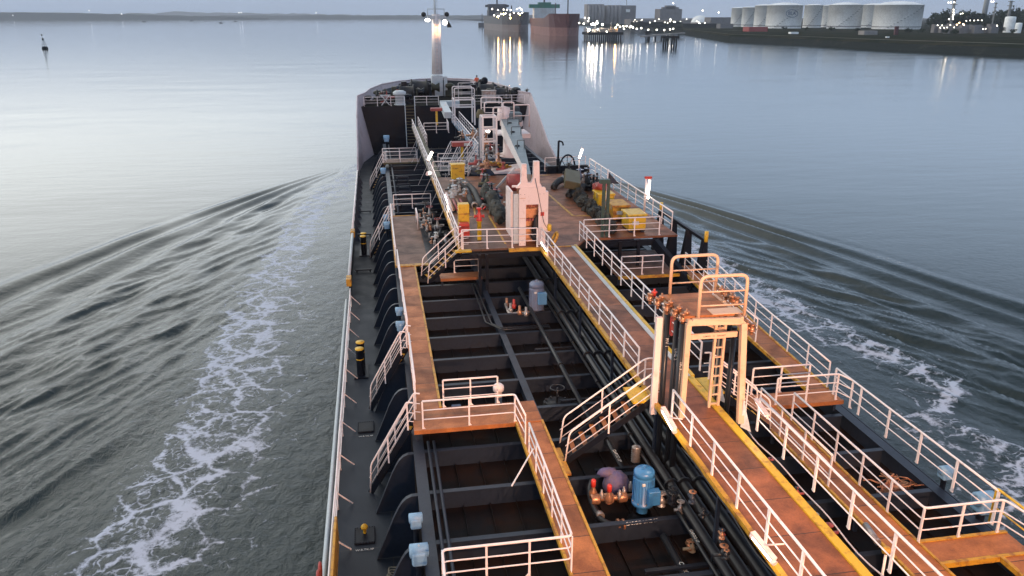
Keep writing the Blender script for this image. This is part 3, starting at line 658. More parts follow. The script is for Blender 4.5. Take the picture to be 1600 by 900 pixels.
for x in (3.35, 4.45): MB().bar((x, 91.9, 8.5), (x, 90.6, 3.0), .08, .06).build('rail', LGREY, t)
for k in range(13): MB().box((3.9, 91.85 - .1 * k, 7.4 - .33 * k), (1.05, .22, .05)).build('rung', OLIVE, t)
from mathutils import noise as mn
def lumpy(m, f, a):
    for i, v in enumerate(m.v):
        n = mn.noise_vector(v * f * .25) * a * 1.6 + mn.noise_vector(v * f) * a * .5; m.v[i] = v + Vector((n.x, n.y, n.z * .8))
    m.sm = [False] * len(m.sm)
# ================================================================ PORTAL over the catwalk
def portal_main():
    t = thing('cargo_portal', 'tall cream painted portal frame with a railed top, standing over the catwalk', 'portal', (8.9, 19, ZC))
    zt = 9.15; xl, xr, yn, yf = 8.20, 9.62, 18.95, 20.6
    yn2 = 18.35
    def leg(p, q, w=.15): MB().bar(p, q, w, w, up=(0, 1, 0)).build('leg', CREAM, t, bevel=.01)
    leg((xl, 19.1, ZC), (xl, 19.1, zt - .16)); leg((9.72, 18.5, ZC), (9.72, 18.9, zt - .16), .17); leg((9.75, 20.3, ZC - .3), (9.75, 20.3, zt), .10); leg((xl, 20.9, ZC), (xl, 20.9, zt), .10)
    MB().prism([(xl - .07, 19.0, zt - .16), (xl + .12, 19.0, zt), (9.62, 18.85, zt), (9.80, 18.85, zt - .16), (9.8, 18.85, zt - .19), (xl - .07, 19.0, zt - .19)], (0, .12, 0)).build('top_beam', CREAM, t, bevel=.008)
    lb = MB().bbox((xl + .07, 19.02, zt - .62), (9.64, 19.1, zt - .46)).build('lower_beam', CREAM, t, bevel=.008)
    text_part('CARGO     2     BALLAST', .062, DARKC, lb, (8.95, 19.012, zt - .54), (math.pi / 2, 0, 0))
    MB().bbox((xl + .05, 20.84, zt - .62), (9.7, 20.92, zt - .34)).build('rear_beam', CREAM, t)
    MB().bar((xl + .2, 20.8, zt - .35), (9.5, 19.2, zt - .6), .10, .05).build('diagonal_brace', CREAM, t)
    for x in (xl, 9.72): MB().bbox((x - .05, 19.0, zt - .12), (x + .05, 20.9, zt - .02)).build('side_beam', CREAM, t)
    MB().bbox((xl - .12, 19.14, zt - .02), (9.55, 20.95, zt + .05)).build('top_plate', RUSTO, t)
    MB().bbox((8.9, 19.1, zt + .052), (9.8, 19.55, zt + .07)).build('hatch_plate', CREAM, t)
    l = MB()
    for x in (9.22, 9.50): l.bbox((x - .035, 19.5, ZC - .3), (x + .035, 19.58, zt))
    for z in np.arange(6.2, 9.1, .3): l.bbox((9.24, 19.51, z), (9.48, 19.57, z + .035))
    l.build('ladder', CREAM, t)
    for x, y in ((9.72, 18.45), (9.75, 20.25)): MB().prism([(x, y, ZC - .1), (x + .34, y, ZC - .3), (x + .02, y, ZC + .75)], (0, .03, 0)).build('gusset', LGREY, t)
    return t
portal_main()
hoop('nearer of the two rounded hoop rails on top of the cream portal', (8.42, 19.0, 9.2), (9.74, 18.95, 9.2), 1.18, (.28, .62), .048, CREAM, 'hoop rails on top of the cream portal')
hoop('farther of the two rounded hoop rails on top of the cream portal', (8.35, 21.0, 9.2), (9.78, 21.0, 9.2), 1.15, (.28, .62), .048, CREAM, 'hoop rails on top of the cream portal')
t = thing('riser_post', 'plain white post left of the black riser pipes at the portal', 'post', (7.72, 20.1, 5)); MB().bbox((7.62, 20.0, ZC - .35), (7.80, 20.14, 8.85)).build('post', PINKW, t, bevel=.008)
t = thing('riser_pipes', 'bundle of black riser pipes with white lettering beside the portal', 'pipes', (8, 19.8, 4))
for i, (x, y, r) in enumerate(((7.93, 20.0, .085), (8.06, 19.6, .08), (8.10, 19.25, .09), (9.82, 19.6, .08), (9.62, 19.9, .07))):
    MB().tube([vec(x, y, ZT), vec(x, y, 8.95 if i < 3 else 8.6)], r, 12).build('riser', PIPE, t)
for i, (x, y, s) in enumerate(((7.93, 19.912, 'P/V 1'), (8.06, 19.515, 'LINE 2'), (8.10, 19.155, 'TK 3'))): text_part(s, .13, MARK, t, (x, y, 8.1 - .2 * i), (math.pi / 2, math.pi / 2, 0))
def pvvalve(lab, c, s=1.0, mat=None, red=False, grp='brass pressure valves around the portal top'):
    c = Vector(c); t = thing('pressure_valve', lab, 'valve', c, grp); mt = mat or BRASS
    MB().lathe([(.05, -.05), (.05, .05), (.10, .06), (.10, .09), (.07, .10), (.085, .18), (.06, .24), (.09, .25), (.09, .28), (.001, .28)], c, 14).build('valve_body', mt, t)
    MB().lathe([(.05, 0), (.06, .02), (.06, .14), (.09, .15), (.09, .19), (.03, .2), (.03, .27), (.001, .27)], c + vec(.13 * s, .05, .12), 12).build('side_outlet', RED if red else mt, t)
    MB().tube([c + vec(0, 0, .14), c + vec(.15 * s, .05, .14)], .045, 8).build('link_pipe', mt, t)
    MB().lathe([(.075, -.02), (.09, 0), (.075, .02)], c + vec(-.11 * s, 0, .16), 12, 'X').build('flange', STEEL, t)
    return t
for i, (dx, dy, dz, r_) in enumerate(((-.38, 1.35, .1, True), (-.27, 1.0, .08, False), (-.14, .6, .05, False), (.0, .3, -.02, False), (.10, .0, -.05, False))):
    pvvalve(['red capped valve at the far left corner of the portal top', 'brass valve just in front of the red one at the portal top', 'middle brass valve on the left side of the portal top', 'brass valve above the black riser pipes, second from the near end', 'nearest brass valve left of the portal top beam'][i], (8.0 + dx, 19.3 + dy, 9.0 + dz), 1, None, r_)
for i, (x, y, z) in enumerate(((9.95, 20.6, 9.1), (10.1, 20.2, 9.0), (10.25, 20.9, 8.9), (10.0, 19.6, 8.75), (10.2, 19.3, 8.5))):
    pvvalve(['brass valve behind the right leg of the hoop rail', 'brass valve cluster right of the portal plate', 'outermost brass valve on the right of the portal', 'low brass valve beside the right portal leg', 'lowest brass valve on the starboard side of the portal'][i], (x, y, z), -1)
t = thing('fire_box', 'dark red box hanging on the catwalk railing left of the riser pipes', 'box', (10, 24, 6.6)); MB().bbox((9.92, 24.6, 6.25), (10.12, 25.1, 7.05)).build('case', DRED, t, bevel=.02)
MB().bbox((9.90, 24.65, 6.3), (9.915, 25.05, 7.0)).build('door', RED, t)
# lamps on the rails
tube_lamp('lit tube lamp at the foot of the black riser pipes', P(1037, 643, 6.75), P(1053, 672, 6.55), P(1066, 655, 6.9), r=.06, light=18)
tube_lamp('brightest lit tube lamp by the catwalk left railing near the bottom', P(1178, 840, 6.75), P(1207, 876, 6.6), P(1225, 850, 7.0), r=.055, light=18)
tube_lamp('lit tube lamp on the right side catwalk railing beside the portal leg', P(1182, 628, 6.9), P(1198, 651, 6.9), P(1205, 640, 7.1), TUBEC, r=.03, light=6)
tube_lamp('lit tube lamp at the after corner of the crane platform', P(846, 378, 6.7), P(855, 392, 6.3), None, r=.06, light=14)
tube_lamp('upright lit tube lamp above the starboard edge by the bow flare', PY(905, 247, 55.5), PY(910, 233, 55.5), PY(909, 229, 55.5), TUBEC, r=.075, light=20)
tube_lamp('upright lit tube lamp on a pole above the starboard edge by the yellow crates', vec(15.5, 43.4, 6.9), vec(15.55, 43.4, 8.0), None, r=.055, light=22)
t = thing('lamp_pole', 'white pole with an orange cap holding the lamp above the yellow crates', 'pole', (15.35, 43.4, ZC)); MB().tube([vec(15.33, 43.4, ZC), vec(15.33, 43.4, 8.1)], .05, 8).build('pole', RAILW, t); MB().bbox((15.25, 43.3, 8.1), (15.65, 43.5, 8.22)).build('cap', RED, t)
t = thing('lamp_pole', 'thin white pole holding the upright lamp by the bow flare', 'pole', (15.6, 56, ZC)); a = PY(905, 249, 55.5); MB().tube([vec(a.x, a.y, ZC), a], .045, 8).build('pole', RAILW, t)
tube_lamp('lit lamp high on the long white railing behind the valve cluster', P(669, 250, 7.6), P(675, 238, 8.1), P(676, 252, 7.1), r=.09, light=26)
tube_lamp('lit tube lamp on the long white railing beside the yellow cabinet', P(697, 305, 7.4), P(704, 328, 6.9), P(708, 330, 7.0), r=.08, light=26)
tube_lamp('small far lamp glowing by the forecastle trunking', P(691, 168, 7.6), P(696, 166, 7.7), None, r=.12, light=15)
tube_lamp('small far lamp glowing on the middle portal stairs', P(758, 206, 7.8), P(764, 205, 7.8), None, r=.10, light=12)
tube_lamp('small lamp on a stay of the long white railing', P(668, 272, 7.3), P(672, 270, 7.3), None, r=.09, light=6)
# unlit metal lamp, foreground right
t = thing('deck_floodlight', 'unlit metal floodlight with a yellow back below the catwalk right railing', 'lamp', P(1375, 838, 6.0)); a = P(1352, 820, 5.9); c = P(1372, 848, 5.9); d = P(1385, 862, 5.95)
MB().tube([a, c], .075, 12).build('lamp_body', STEEL, t); MB().lathe([(.05, 0), (.10, .03), (.10, .12), (.06, .16), (.001, .16)], d - vec(0, 0, .05), 14).build('yellow_back', YEL, t); MB().tube([d, vec(d.x, d.y, ZK)], .03, 8).build('stand', RAILW, t)

# ================================================================ PIPES along the trunk deck
def pipe(lab, pts, r, mat=None, n=12, fl=0, txt=None, group='pipelines running along the trunk deck', name='deck_pipe'):
    t = thing(name, lab, 'pipe', pts[0], group); MB().tube(fillet(pts, r * 3), r, n).build('pipe', mat or PIPE, t)
    if fl:
        a, b = Vector(pts[0]), Vector(pts[-1]); L_ = (b - a).length; d = (b - a).normalized()
        for k in range(1, int(L_ / fl)): q = a + d * (k * fl); MB().tube([q - d * .035, q + d * .035], r * 1.55, n).build('flange', mat or PIPE, t)
    return t
pipe('inner of two slim pipes along the port trunk edge', [vec(1.08, -2, 4.22), vec(1.08, 22.2, 4.22)], .045, BEAM, fl=4.1)
pipe('outer of two slim pipes along the port trunk edge', [vec(1.26, -2, 4.22), vec(1.26, 22.2, 4.22)], .045, BEAM, fl=4.3)
pipe('grey pipe along the port trunk edge ahead of the manifold platform', [vec(1.2, 53, 4.25), vec(1.2, 84, 4.25)], .07, BEAM, fl=6)
pipe('slim bent pipe between the port beams, left line', [vec(4.35, 37.5, 4.2), vec(4.32, 32.2, 4.2), vec(4.9, 31.2, 4.2), vec(7, 31.2, 4.2)], .035)
pipe('slim bent pipe between the port beams, right line', [vec(4.5, 37.5, 4.2), vec(4.55, 32.0, 4.2), vec(4.9, 31.4, 4.2), vec(7, 31.4, 4.2)], .035)
xs = [P(1055, 870, 3.95).x, 6.45]
p1 = pipe('broad dark pipe left of the far pump, running between the beams', [vec(6.55, 22, 4.2), vec(6.6, 36.5, 4.2)], .085, PIPE, fl=5.2)
p2 = pipe('broad lettered pipe running aft from the blue motor pump', [vec(P(1055, 870, 3.95).x, 10, 3.95), vec(P(1055, 870, 3.95).x, P(1036, 838, 3.95).y, 3.95)], .10, PIPE)
text_part('CARGO 3P', .17, MARK, p2, (P(1055, 870, 3.95).x, P(1073, 895, 4.05).y, 4.056), (0, 0, -math.pi / 2))
p3 = pipe('lettered pipe running forward from the blue motor pump', [vec(P(955, 700, 3.95).x, 19.6, 3.95), vec(P(955, 700, 3.95).x, 23.5, 3.95)], .085, PIPE)
text_part('CARGO 3P', .15, MARK, p3, (P(955, 700, 3.95).x, P(962, 712, 4.04).y, 4.041), (0, 0, -math.pi / 2))
for i, (u, v, z, r) in enumerate(((1072, 820, 4.25, .055), (1088, 820, 4.25, .055), (985, 660, 4.15, .05), (1000, 655, 4.2, .05), (1016, 655, 4.2, .045), (1150, 868, 4.3, .06))):
    x = P(u, v, z).x
    q = pipe(['left one of the twin lettered pipes below the catwalk', 'right one of the twin lettered pipes below the catwalk', 'slim pipe left of the twin pipes behind the pump', 'slim pipe right behind the wide staircase', 'thin pipe beneath the wide staircase head', 'slim pipe closest to the catwalk side'][i], [vec(x, 2, z), vec(x, 36.5, z)], r, PIPE, fl=3.9)
    if i < 2: text_part('CARGO ' + ('2P' if i else '1P'), .11, MARK, q, (x, P(1080 + 12 * i, 838 - 12 * i, z + r).y, z + r + .004), (0, 0, -math.pi / 2))
for i, (x, z, r) in enumerate(((7.75, 4.35, .13), (8.15, 4.3, .16), (8.6, 4.3, .16), (9.0, 4.35, .12), (9.9, 4.2, .12), (10.4, 4.2, .14), (10.9, 4.15, .09))):
    pipe(['cargo main pipe right under the catwalk left edge', 'thick cargo main under the catwalk', 'second thick cargo main under the catwalk', 'cargo main under the catwalk right side', 'cargo pipe just right of the catwalk', 'thick cargo pipe between the catwalk and the starboard walkway', 'slim cargo pipe beside the starboard walkway'][i], [vec(x, 0, z), vec(x, 60, z)], r, PIPE, fl=4.6)
# pipe cross supports
t = thing('pipe_support_rack', 'low black cross bearers carrying the deck pipes', 'pipe supports', (8, 20, ZB))
for y in np.arange(6, 37, 4.6): MB().bbox((5.9, y - .06, ZB), (11.2, y + .06, ZB + .07)).build('bearer', BLACK, t)
# hose and cable clutter beside the catwalk edges
random.seed(4)
def cluster(lab, c, n, spread, mats, name='valve_cluster', cat='valves', s=1.0, group=None):
    """group of small valves with wheels, bonnets and pipe stubs"""
    c = Vector(c); t = thing(name, lab, cat, c, group)
    for k in range(n):
        p = c + vec(random.uniform(-1, 1) * spread[0], random.uniform(-1, 1) * spread[1], random.uniform(0, 1) * spread[2]); mt = random.choice(mats); q = random.uniform(.8, 1.3) * s
        b = MB().lathe([(.11 * q, -.02), (.11 * q, .02), (.06 * q, .03), (.09 * q, .10 * q), (.07 * q, .2 * q), (.03 * q, .22 * q), (.03 * q, .38 * q), (.001, .38 * q)], p, 10).build('valve_body', mt, t)
        MB().lathe([(.10 * q, 0), (.12 * q, .012), (.10 * q, .024), (.02, .012)], p + vec(0, 0, .33 * q), 12).build('handwheel', random.choice(mats), b)
        d = random.choice((vec(1, 0, 0), vec(0, 1, 0), vec(-1, 0, 0))); MB().tube([p + vec(0, 0, .08 * q) - d * .18 * q, p + vec(0, 0, .08 * q) + d * .28 * q], .045 * q, 8).build('pipe_stub', mt, t)
    return t
cluster('valves with worn red and brass wheels just left of the catwalk by the pump', (7.45, 15.0, 5.1), 6, (.12, 1.2, .35), [BRASS, PIPE, PIPE, DRED, BEAM], s=.7)
cluster('small valves along the right side of the catwalk near the yellow kerb', (10.25, 16.2, 4.9), 7, (.12, 1.8, .3), [BRASS, PIPE, DRED, STEEL], s=.8)
cluster('dark valves beneath the catwalk by the riser pipes', (7.3, 17.9, 4.2), 5, (.35, .8, .5), [PIPE, BLACK, STEEL], s=1.1)
cluster('small brass fitting lying by the twin pipes at the bottom of the picture', P(1080, 862, 3.6), 2, (.1, .08, .05), [BRASS, ROPE], s=.7)
# corrugated vent behind pump
t = thing('bellows', 'ribbed steel bellows standing behind the blue pump motor', 'bellows', P(993, 722, 3.9)); pr = [(.10, 0)]
for k in range(8): pr += [(.15, .04 + .07 * k), (.10, .07 + .07 * k)]
MB().lathe(pr + [(.001, .6)], P(993, 722, 3.9), 16).build('bellows', STEEL, t)
# thin hoses draped along the catwalk edge
for i, (x, z, y0, y1, mt) in enumerate(((7.68, 6.0, 8, 18, PIPE), (10.12, 5.7, 10, 19, RAILW))):
    pts = [vec(x + .05 * math.sin(y * 1.7), y, z + .06 * math.sin(y * 2.3)) for y in np.arange(y0, y1, .4)]
    t = thing('cable', ['black cable draped along the left edge of the catwalk', 'pale cable sagging along the posts right of the catwalk'][i], 'cable', pts[0]); MB().tube(pts, .02, 6).build('cable', mt, t)

# ================================================================ PUMPS
def motor(t, c, mat, r=.30, hh=1.1, box=True):
    c = Vector(c); b = MB().lathe([(r * .55, -.35), (r * .6, -.1), (r * 1.12, -.08), (r * 1.12, 0), (r, .02), (r, hh * .78), (r * .96, hh * .80), (r * 1.05, hh * .81), (r * 1.05, hh * .93), (r * .85, hh * .99), (.001, hh)], c, 26).build('motor', mat, t)
    m = MB()
    for k in range(22):
        a = 2 * math.pi * k / 22; m.bar(c + vec(math.cos(a) * (r + .012), math.sin(a) * (r + .012), .06), c + vec(math.cos(a) * (r + .012), math.sin(a) * (r + .012), hh * .74), .012, .03, up=(math.cos(a), math.sin(a), 0))
    m.build('cooling_fins', mat, b)
    MB().bbox((c.x - r * .5, c.y - r - .012, c.z + .62 * hh), (c.x - r * .15, c.y - r + .06, c.z + .70 * hh)).build('nameplate', MARK, b)
    MB().tube([c + vec(.07 * math.cos(a), 0, hh + .03 + .07 * math.sin(a)) for a in np.linspace(0, 6.283, 11)[:-1]], .018, 6, closed=True).build('lifting_eye', mat, b)
    for k in range(8): a = k * math.pi / 4; MB().cyl(c + vec(r * 1.02 * math.cos(a), r * 1.02 * math.sin(a), 0), c + vec(r * 1.02 * math.cos(a), r * 1.02 * math.sin(a), .05), .022, 6).build('bolt', STEEL, b)
    if box: MB().bbox((c.x + .0, c.y - r - .20, c.z + .12), (c.x + .34, c.y - r + .03, c.z + .55)).build('terminal_box', mat, b, bevel=.02)
t = thing('cargo_pump', 'bright blue motor pump with a red handled brass valve block, nearest pump', 'pump', P(1003, 790, 3.9))
mc = P(1004, 782, 4.25); motor(t, mc, MOTB, .275, 1.02)
MB().lathe([(.42, -.75), (.42, -.66), (.3, -.6), (.25, -.36)], mc, 20).build('pump_foot', PIPE, t)
v0 = P(930, 780, 4.15); v1 = P(990, 775, 4.15)
MB().tube([v0, v1], .075, 12).build('brass_pipe', BRASS, t)
for k, f in enumerate((.0, .35, .7)):
    q = v0.lerp(v1, f); MB().lathe([(.13, -.13), (.15, -.1), (.15, .1), (.13, .13), (.001, .13)], q, 14, 'X').build('flange', BRASS, t)
for (u, v) in ((927, 760), (952, 768)):
    q = P(u, v, 4.45); MB().lathe([(.05, -.4), (.05, 0), (.07, .0), (.072, .18), (.05, .23), (.001, .23)], q, 14).build('red_cap', RED, t)
    MB().lathe([(.10, -.36), (.12, -.2), (.07, -.1), (.05, 0)], q, 14).build('valve_body', BRASS, t)
for (u, v) in ((940, 775), (975, 770), (985, 762), (968, 775)):
    q = P(u, v, 4.25); MB().lathe([(.05, -.1), (.06, .1), (.03, .12), (.03, .2), (.001, .2)], q, 10).build('small_valve', STEEL, t)
loop = [P(925, 752, 4.2), P(921, 768, 4.1), P(926, 790, 4.0), P(938, 812, 3.95), P(952, 820, 3.95), P(975, 820, 3.95), P(1030, 812, 3.95)]
lp = MB().tube(fillet(loop, .3), .095, 14).build('black_loop_pipe', PIPE, t)
MB().tube([P(936, 803, 3.98), P(939, 808, 3.98)], .12, 14).build('steel_clamp', STEEL, t)
for u in (966, 974): MB().lathe([(.11, -.03), (.15, -.03), (.15, .03), (.11, .03)], P(u, 819, 3.95), 16, 'X').build('brass_flange', BRASS, t)
text_part('CARGO LINE 3P', .13, MARK, t, P(1003, 816, 4.07), (R(35), 0, R(2)))
t = thing('covered_valve', 'round valve wrapped in a purple tarpaulin beside the nearest pump', 'tarpaulin', P(963, 770, 4.0))
random.seed(11); m = MB(); m.sphere(P(963, 757, 4.1), .42, 20, (.95, .85, 1.05), .05); m.build('tarpaulin', PURP, t)
m = MB(); m.sphere(P(950, 738, 4.45), .24, 14, (1.3, .7, .6), .16); m.build('bunched_top', PURP, t)
t = thing('cargo_pump', 'grey blue motor pump far below the crane platform', 'pump', P(835, 485, 3.9)); mc = P(838, 480, 4.2); motor(t, mc, BLUG, .32, 1.25, False)
MB().bbox((mc.x - .02, mc.y - .55, mc.z + .3), (mc.x + .38, mc.y - .28, mc.z + .85)).build('terminal_box', BLUE, t, bevel=.02)
MB().tube(fillet([P(790, 475, 4.2), P(795, 490, 4.05), P(820, 490, 4.05), P(850, 486, 4.05)], .2), .07, 10).build('pipe', STEEL, t)
for (u, v, mt) in ((792, 470, BRASS), (803, 472, RED), (798, 478, STEEL), (812, 482, BRASS), (822, 484, STEEL)): MB().lathe([(.10, -.1), (.12, .05), (.06, .1), (.06, .32), (.001, .34)], P(u, v + 6, 4.15), 12).build('valve', mt, t)
MB().tube([P(806, 489, 4.07), P(842, 486, 4.07)], .06, 8).build('brass_pipe', BRASS, t)
t = thing('cargo_pump', 'far small blue pump in the shade below the forecastle', 'pump', P(684, 205, 4)); motor(t, P(684, 206, 4.3), BLUE, .4, 1.5, False)
t = thing('tank_hatch', 'round black tank hatch with a handwheel, right of the middle walkway', 'hatch', P(870, 645, ZT)); c = P(870, 645, ZT)
MB().lathe([(.42, 0), (.42, .32), (.50, .33), (.50, .40), (.001, .42)], c, 28).build('hatch_coaming', BLACK, t)
for k in range(10): a = k * .628; MB().cyl(c + vec(.44 * math.cos(a), .44 * math.sin(a), .38), c + vec(.44 * math.cos(a), .44 * math.sin(a), .46), .03, 8).build('clamp_bolt', PIPE, t)
MB().tube([c + vec(0, 0, .4), c + vec(0, 0, 1.0)], .03, 8).build('spindle', PIPE, t)
MB().tube([c + vec(.25 * math.cos(a), .25 * math.sin(a), 1.0) for a in np.linspace(0, 2 * math.pi, 19)[:-1]], .022, 6, closed=True).build('handwheel', PIPE, t)
t = thing('tank_vent', 'pale round capped vent standing behind the crossover railing', 'vent', P(779, 632, ZT)); c = P(779, 640, ZT); MB().lathe([(.13, 0), (.13, .75), (.20, .78), (.20, .95), (.12, 1.03), (.001, 1.04)], c, 18).build('vent_pipe', WHITE, t)
t = thing('deck_socket', 'small blue cover between the beams behind the crossover platform', 'cover', P(713, 636, 3.6)); MB().box(P(713, 636, 3.62), (.35, .25, .12)).build('cover', BLUG, t, bevel=.03)
# orange rope pile, starboard
t = thing('rope_pile', 'heap of frayed orange rope between the starboard deck beams', 'rope', P(1405, 765, ZT)); c = P(1402, 770, ZT); random.seed(3); m = MB()
for k in range(46):
    a = random.uniform(0, 6.28); r = random.uniform(.1, .55); p0 = c + vec(r * math.cos(a) * 1.1, r * math.sin(a) * .8, random.uniform(.05, .35)); d = random.uniform(0, 6.28)
    m.tube([p0, p0 + vec(.25 * math.cos(d), .25 * math.sin(d), random.uniform(-.02, .12)), p0 + vec(.45 * math.cos(d + .5), .45 * math.sin(d + .5), random.uniform(-.08, .04))], .022, 5)
m.sphere(c + vec(0, 0, .05), .5, 14, (1, .8, .5), .12); m.build('rope', OROPE, t)
# small dark hatch frames on the far port beams
for i, y in enumerate((55.2, 58.5, 61.2, 64.2)):
    t = thing('sampling_stand', ['first', 'second', 'third', 'fourth'][i] + ' small dark pipe stand counted forward from the manifold platform, on the port beams', 'stand', (1.6, y, ZB), 'small dark pipe stands on the far port beams')
    MB().tube(fillet([vec(1.45, y, ZB), vec(1.45, y, ZB + .55), vec(2.35, y, ZB + .55), vec(2.35, y, ZB)], .08), .045, 8).build('frame', BEAM, t); MB().tube([vec(1.45, y, ZB + .28), vec(2.35, y, ZB + .28)], .03, 6).build('crossbar', BEAM, t)

# ================================================================ MANIFOLD valves on the port platform
random.seed(21)
for i, (y, x) in enumerate(((42.2, 3.2), (43.8, 3.05), (45.4, 3.0), (47.0, 2.9), (48.6, 2.75), (50.0, 2.6))):
    nm = ['nearest', 'second', 'third', 'fourth', 'fifth', 'farthest'][i]
    t = thing('manifold_branch', nm + ' of the dark manifold pipes with valves on the port platform, counted forward', 'manifold', (x, y, ZK), 'manifold pipes on the port platform')
    MB().tube(fillet([vec(3.9, y, ZK + .5), vec(x - .3, y, ZK + .5)], .1), .13, 12).build('pipe', PIPE, t)
    for q in (x - .32, x + .1, x + .45): MB().lathe([(.15, -.03), (.22, -.03), (.22, .03), (.15, .03)], (q, y, ZK + .5), 16, 'X').build('flange', random.choice([STEEL, PIPE, BRASS]), t)
    MB().lathe([(.001, -.05), (.2, -.05), (.2, 0), (.001, 0)], (x - .36, y, ZK + .5), 16, 'X').build('blind_flange', STEEL, t)
    b = MB().lathe([(.14, 0), (.16, .2), (.08, .28), (.05, .6)], (x + .28, y, ZK + .5), 12).build('valve_bonnet', random.choice([PIPE, PIPE, BEAM, STEEL]), t)
    MB().tube([vec(x + .28 + .2 * math.cos(a), y + .2 * math.sin(a), ZK + 1.12) for a in np.linspace(0, 6.283, 13)[:-1]], .02, 6, closed=True).build('handwheel', random.choice([DRED, STEEL, PIPE, PIPE]), b)
    MB().bbox((x - .1, y - .08, ZK), (x + .05, y + .08, ZK + .4)).build('saddle', BEAM, t)
cluster('small valves with bright ends in front of the port manifold pipes', (2.75, 45.0, ZK + .3), 9, (.35, 3.2, .3), [STEEL, BRASS, PIPE, LGREY], s=1.0)
hoop('small white hoop rail at the outer end of the manifold pipes', (2.2, 49.2, ZK), (2.2, 47.4, ZK), .95, (.5,), .04)

# ================================================================ things on the port crane platform
t = thing('fire_cabinet', 'big yellow box with dark printing by the far railing of the port crane platform', 'box', (4.9, 54.5, ZC)); x0 = P(685, 290, ZC).x
MB().bbox((5.0, 54.3, ZC + .15), (5.92, 54.9, ZC + 1.12)).build('cabinet_body', YEL2, t, bevel=.03); MB().bbox((4.95, 54.22, ZC + 1.12), (5.97, 54.95, ZC + 1.22)).build('lid', YEL2, t, bevel=.02)
text_part('FOAM', .15, DARKC, t, (5.28, 54.295, ZC + .92), (math.pi / 2, 0, 0)); text_part('FIRE', .14, DRED, t, (5.65, 54.295, ZC + .7), (math.pi / 2, 0, 0))
for x in (5.1, 5.82): MB().bbox((x - .04, 54.4, ZC), (x + .04, 54.8, ZC + .15)).build('foot', BLACK, t)
t = thing('tool_locker', 'tall yellow locker behind the railing left of the hydrant', 'locker', (4.1, 41, ZC)); c = P(716, 372, ZC)
MB().bbox((4.05, 40.5, ZC + .02), (4.62, 41.0, ZC + 1.55)).build('locker_body', YEL2, t, bevel=.02); MB().bbox((4.02, 40.46, ZC + 1.0), (4.65, 41.03, ZC + 1.06)).build('lid_seam', YEL, t)
t = thing('hose_box', 'red box at the foot of the yellow locker', 'box', (4.1, 39.6, ZC)); MB().bbox((3.98, 39.5, ZC + .05), (4.5, 39.95, ZC + .75)).build('case', RED, t, bevel=.03); MB().bbox((3.96, 39.47, ZC + .5), (4.52, 39.98, ZC + .54)).build('lid_seam', DRED, t)
t = thing('fire_hydrant', 'yellow standpipe with a red valve head on the port crane platform', 'hydrant', (4.95, 39.0, ZC)); c = vec(4.95, 39.0, ZC)
MB().lathe([(.11, 0), (.11, .95), (.14, .96), (.14, 1.0)], c, 14).build('standpipe', YEL2, t)
MB().lathe([(.14, 1.0), (.17, 1.08), (.10, 1.18), (.13, 1.32), (.07, 1.42), (.07, 1.6), (.14, 1.62), (.14, 1.68), (.001, 1.7)], c, 14).build('valve_head', RED, t)
for s in (-1, 1): MB().lathe([(.06, 0), (.07, .12 * s), (.10, .13 * s), (.10, .18 * s), (.001, .18 * s)], c + vec(.08 * s, 0, 1.25), 12, 'X').build('outlet', RED, t)
MB().tube([c + vec(.2, 0, 1.6), c + vec(.35, .1, 1.72)], .03, 6).build('handle', RED, t)
random.seed(5)
cluster('grey steel couplings and valves heaped on the port crane platform', (5.0, 49.5, ZC + .1), 9, (.6, 1.7, .35), [STEEL, LGREY, PIPE, BRASS], s=1.5)
for i, (a, c, r) in enumerate(((vec(5.5, 51.5, ZC + .5), vec(6.1, 45.6, ZC + .12), .20), (vec(5.2, 51.5, ZC + .4), vec(5.6, 46.2, ZC + .14), .18))):
    t = thing('cargo_hose', ['thick black hose sloping down the port crane platform, right one', 'thick black hose sloping down the port crane platform, left one'][i], 'hose', a, 'black hoses on the crane platform')
    pts = [a.lerp(c, k / 8) + vec(.1 * math.sin(k * .6), 0, .18 * math.sin(math.pi * k / 8)) for k in range(9)]; MB().tube(pts, r, 12).build('hose', RUBBER, t)
    MB().lathe([(r * .8, -.1), (r * 1.25, -.1), (r * 1.25, .1), (r * .8, .1)], c, 14, 'Y').build('coupling', STEEL, t)
t = thing('pipe_rack', 'rusty brown pipe rack below the hoses on the port crane platform', 'rack', (4.6, 46, ZC))
for k in range(4): MB().tube([vec(4.2 + .22 * k, 44.8, ZC + .25), vec(4.2 + .22 * k, 47.5, ZC + .25)], .08, 8).build('pipe', DRED if k % 2 else BRASS, t)
MB().bbox((4.0, 45.2, ZC), (5.2, 45.35, ZC + .17)).build('bearer', BEAM, t)

# ================================================================ CRANE REST with open locker
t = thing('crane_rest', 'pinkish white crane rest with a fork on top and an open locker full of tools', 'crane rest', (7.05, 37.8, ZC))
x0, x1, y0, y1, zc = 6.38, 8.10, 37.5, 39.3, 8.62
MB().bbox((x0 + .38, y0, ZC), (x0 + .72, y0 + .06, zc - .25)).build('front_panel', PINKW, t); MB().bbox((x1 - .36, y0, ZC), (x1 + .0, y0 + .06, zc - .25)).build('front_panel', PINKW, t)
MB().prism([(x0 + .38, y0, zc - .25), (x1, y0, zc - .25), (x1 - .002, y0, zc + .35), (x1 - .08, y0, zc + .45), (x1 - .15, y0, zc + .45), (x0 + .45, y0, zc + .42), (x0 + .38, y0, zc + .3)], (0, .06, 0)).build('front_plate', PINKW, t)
MB().bbox((x0 + .722, y0 + .002, zc - .42), (x1 - .362, y0 + .055, zc - .252)).build('lintel', PINKW, t)
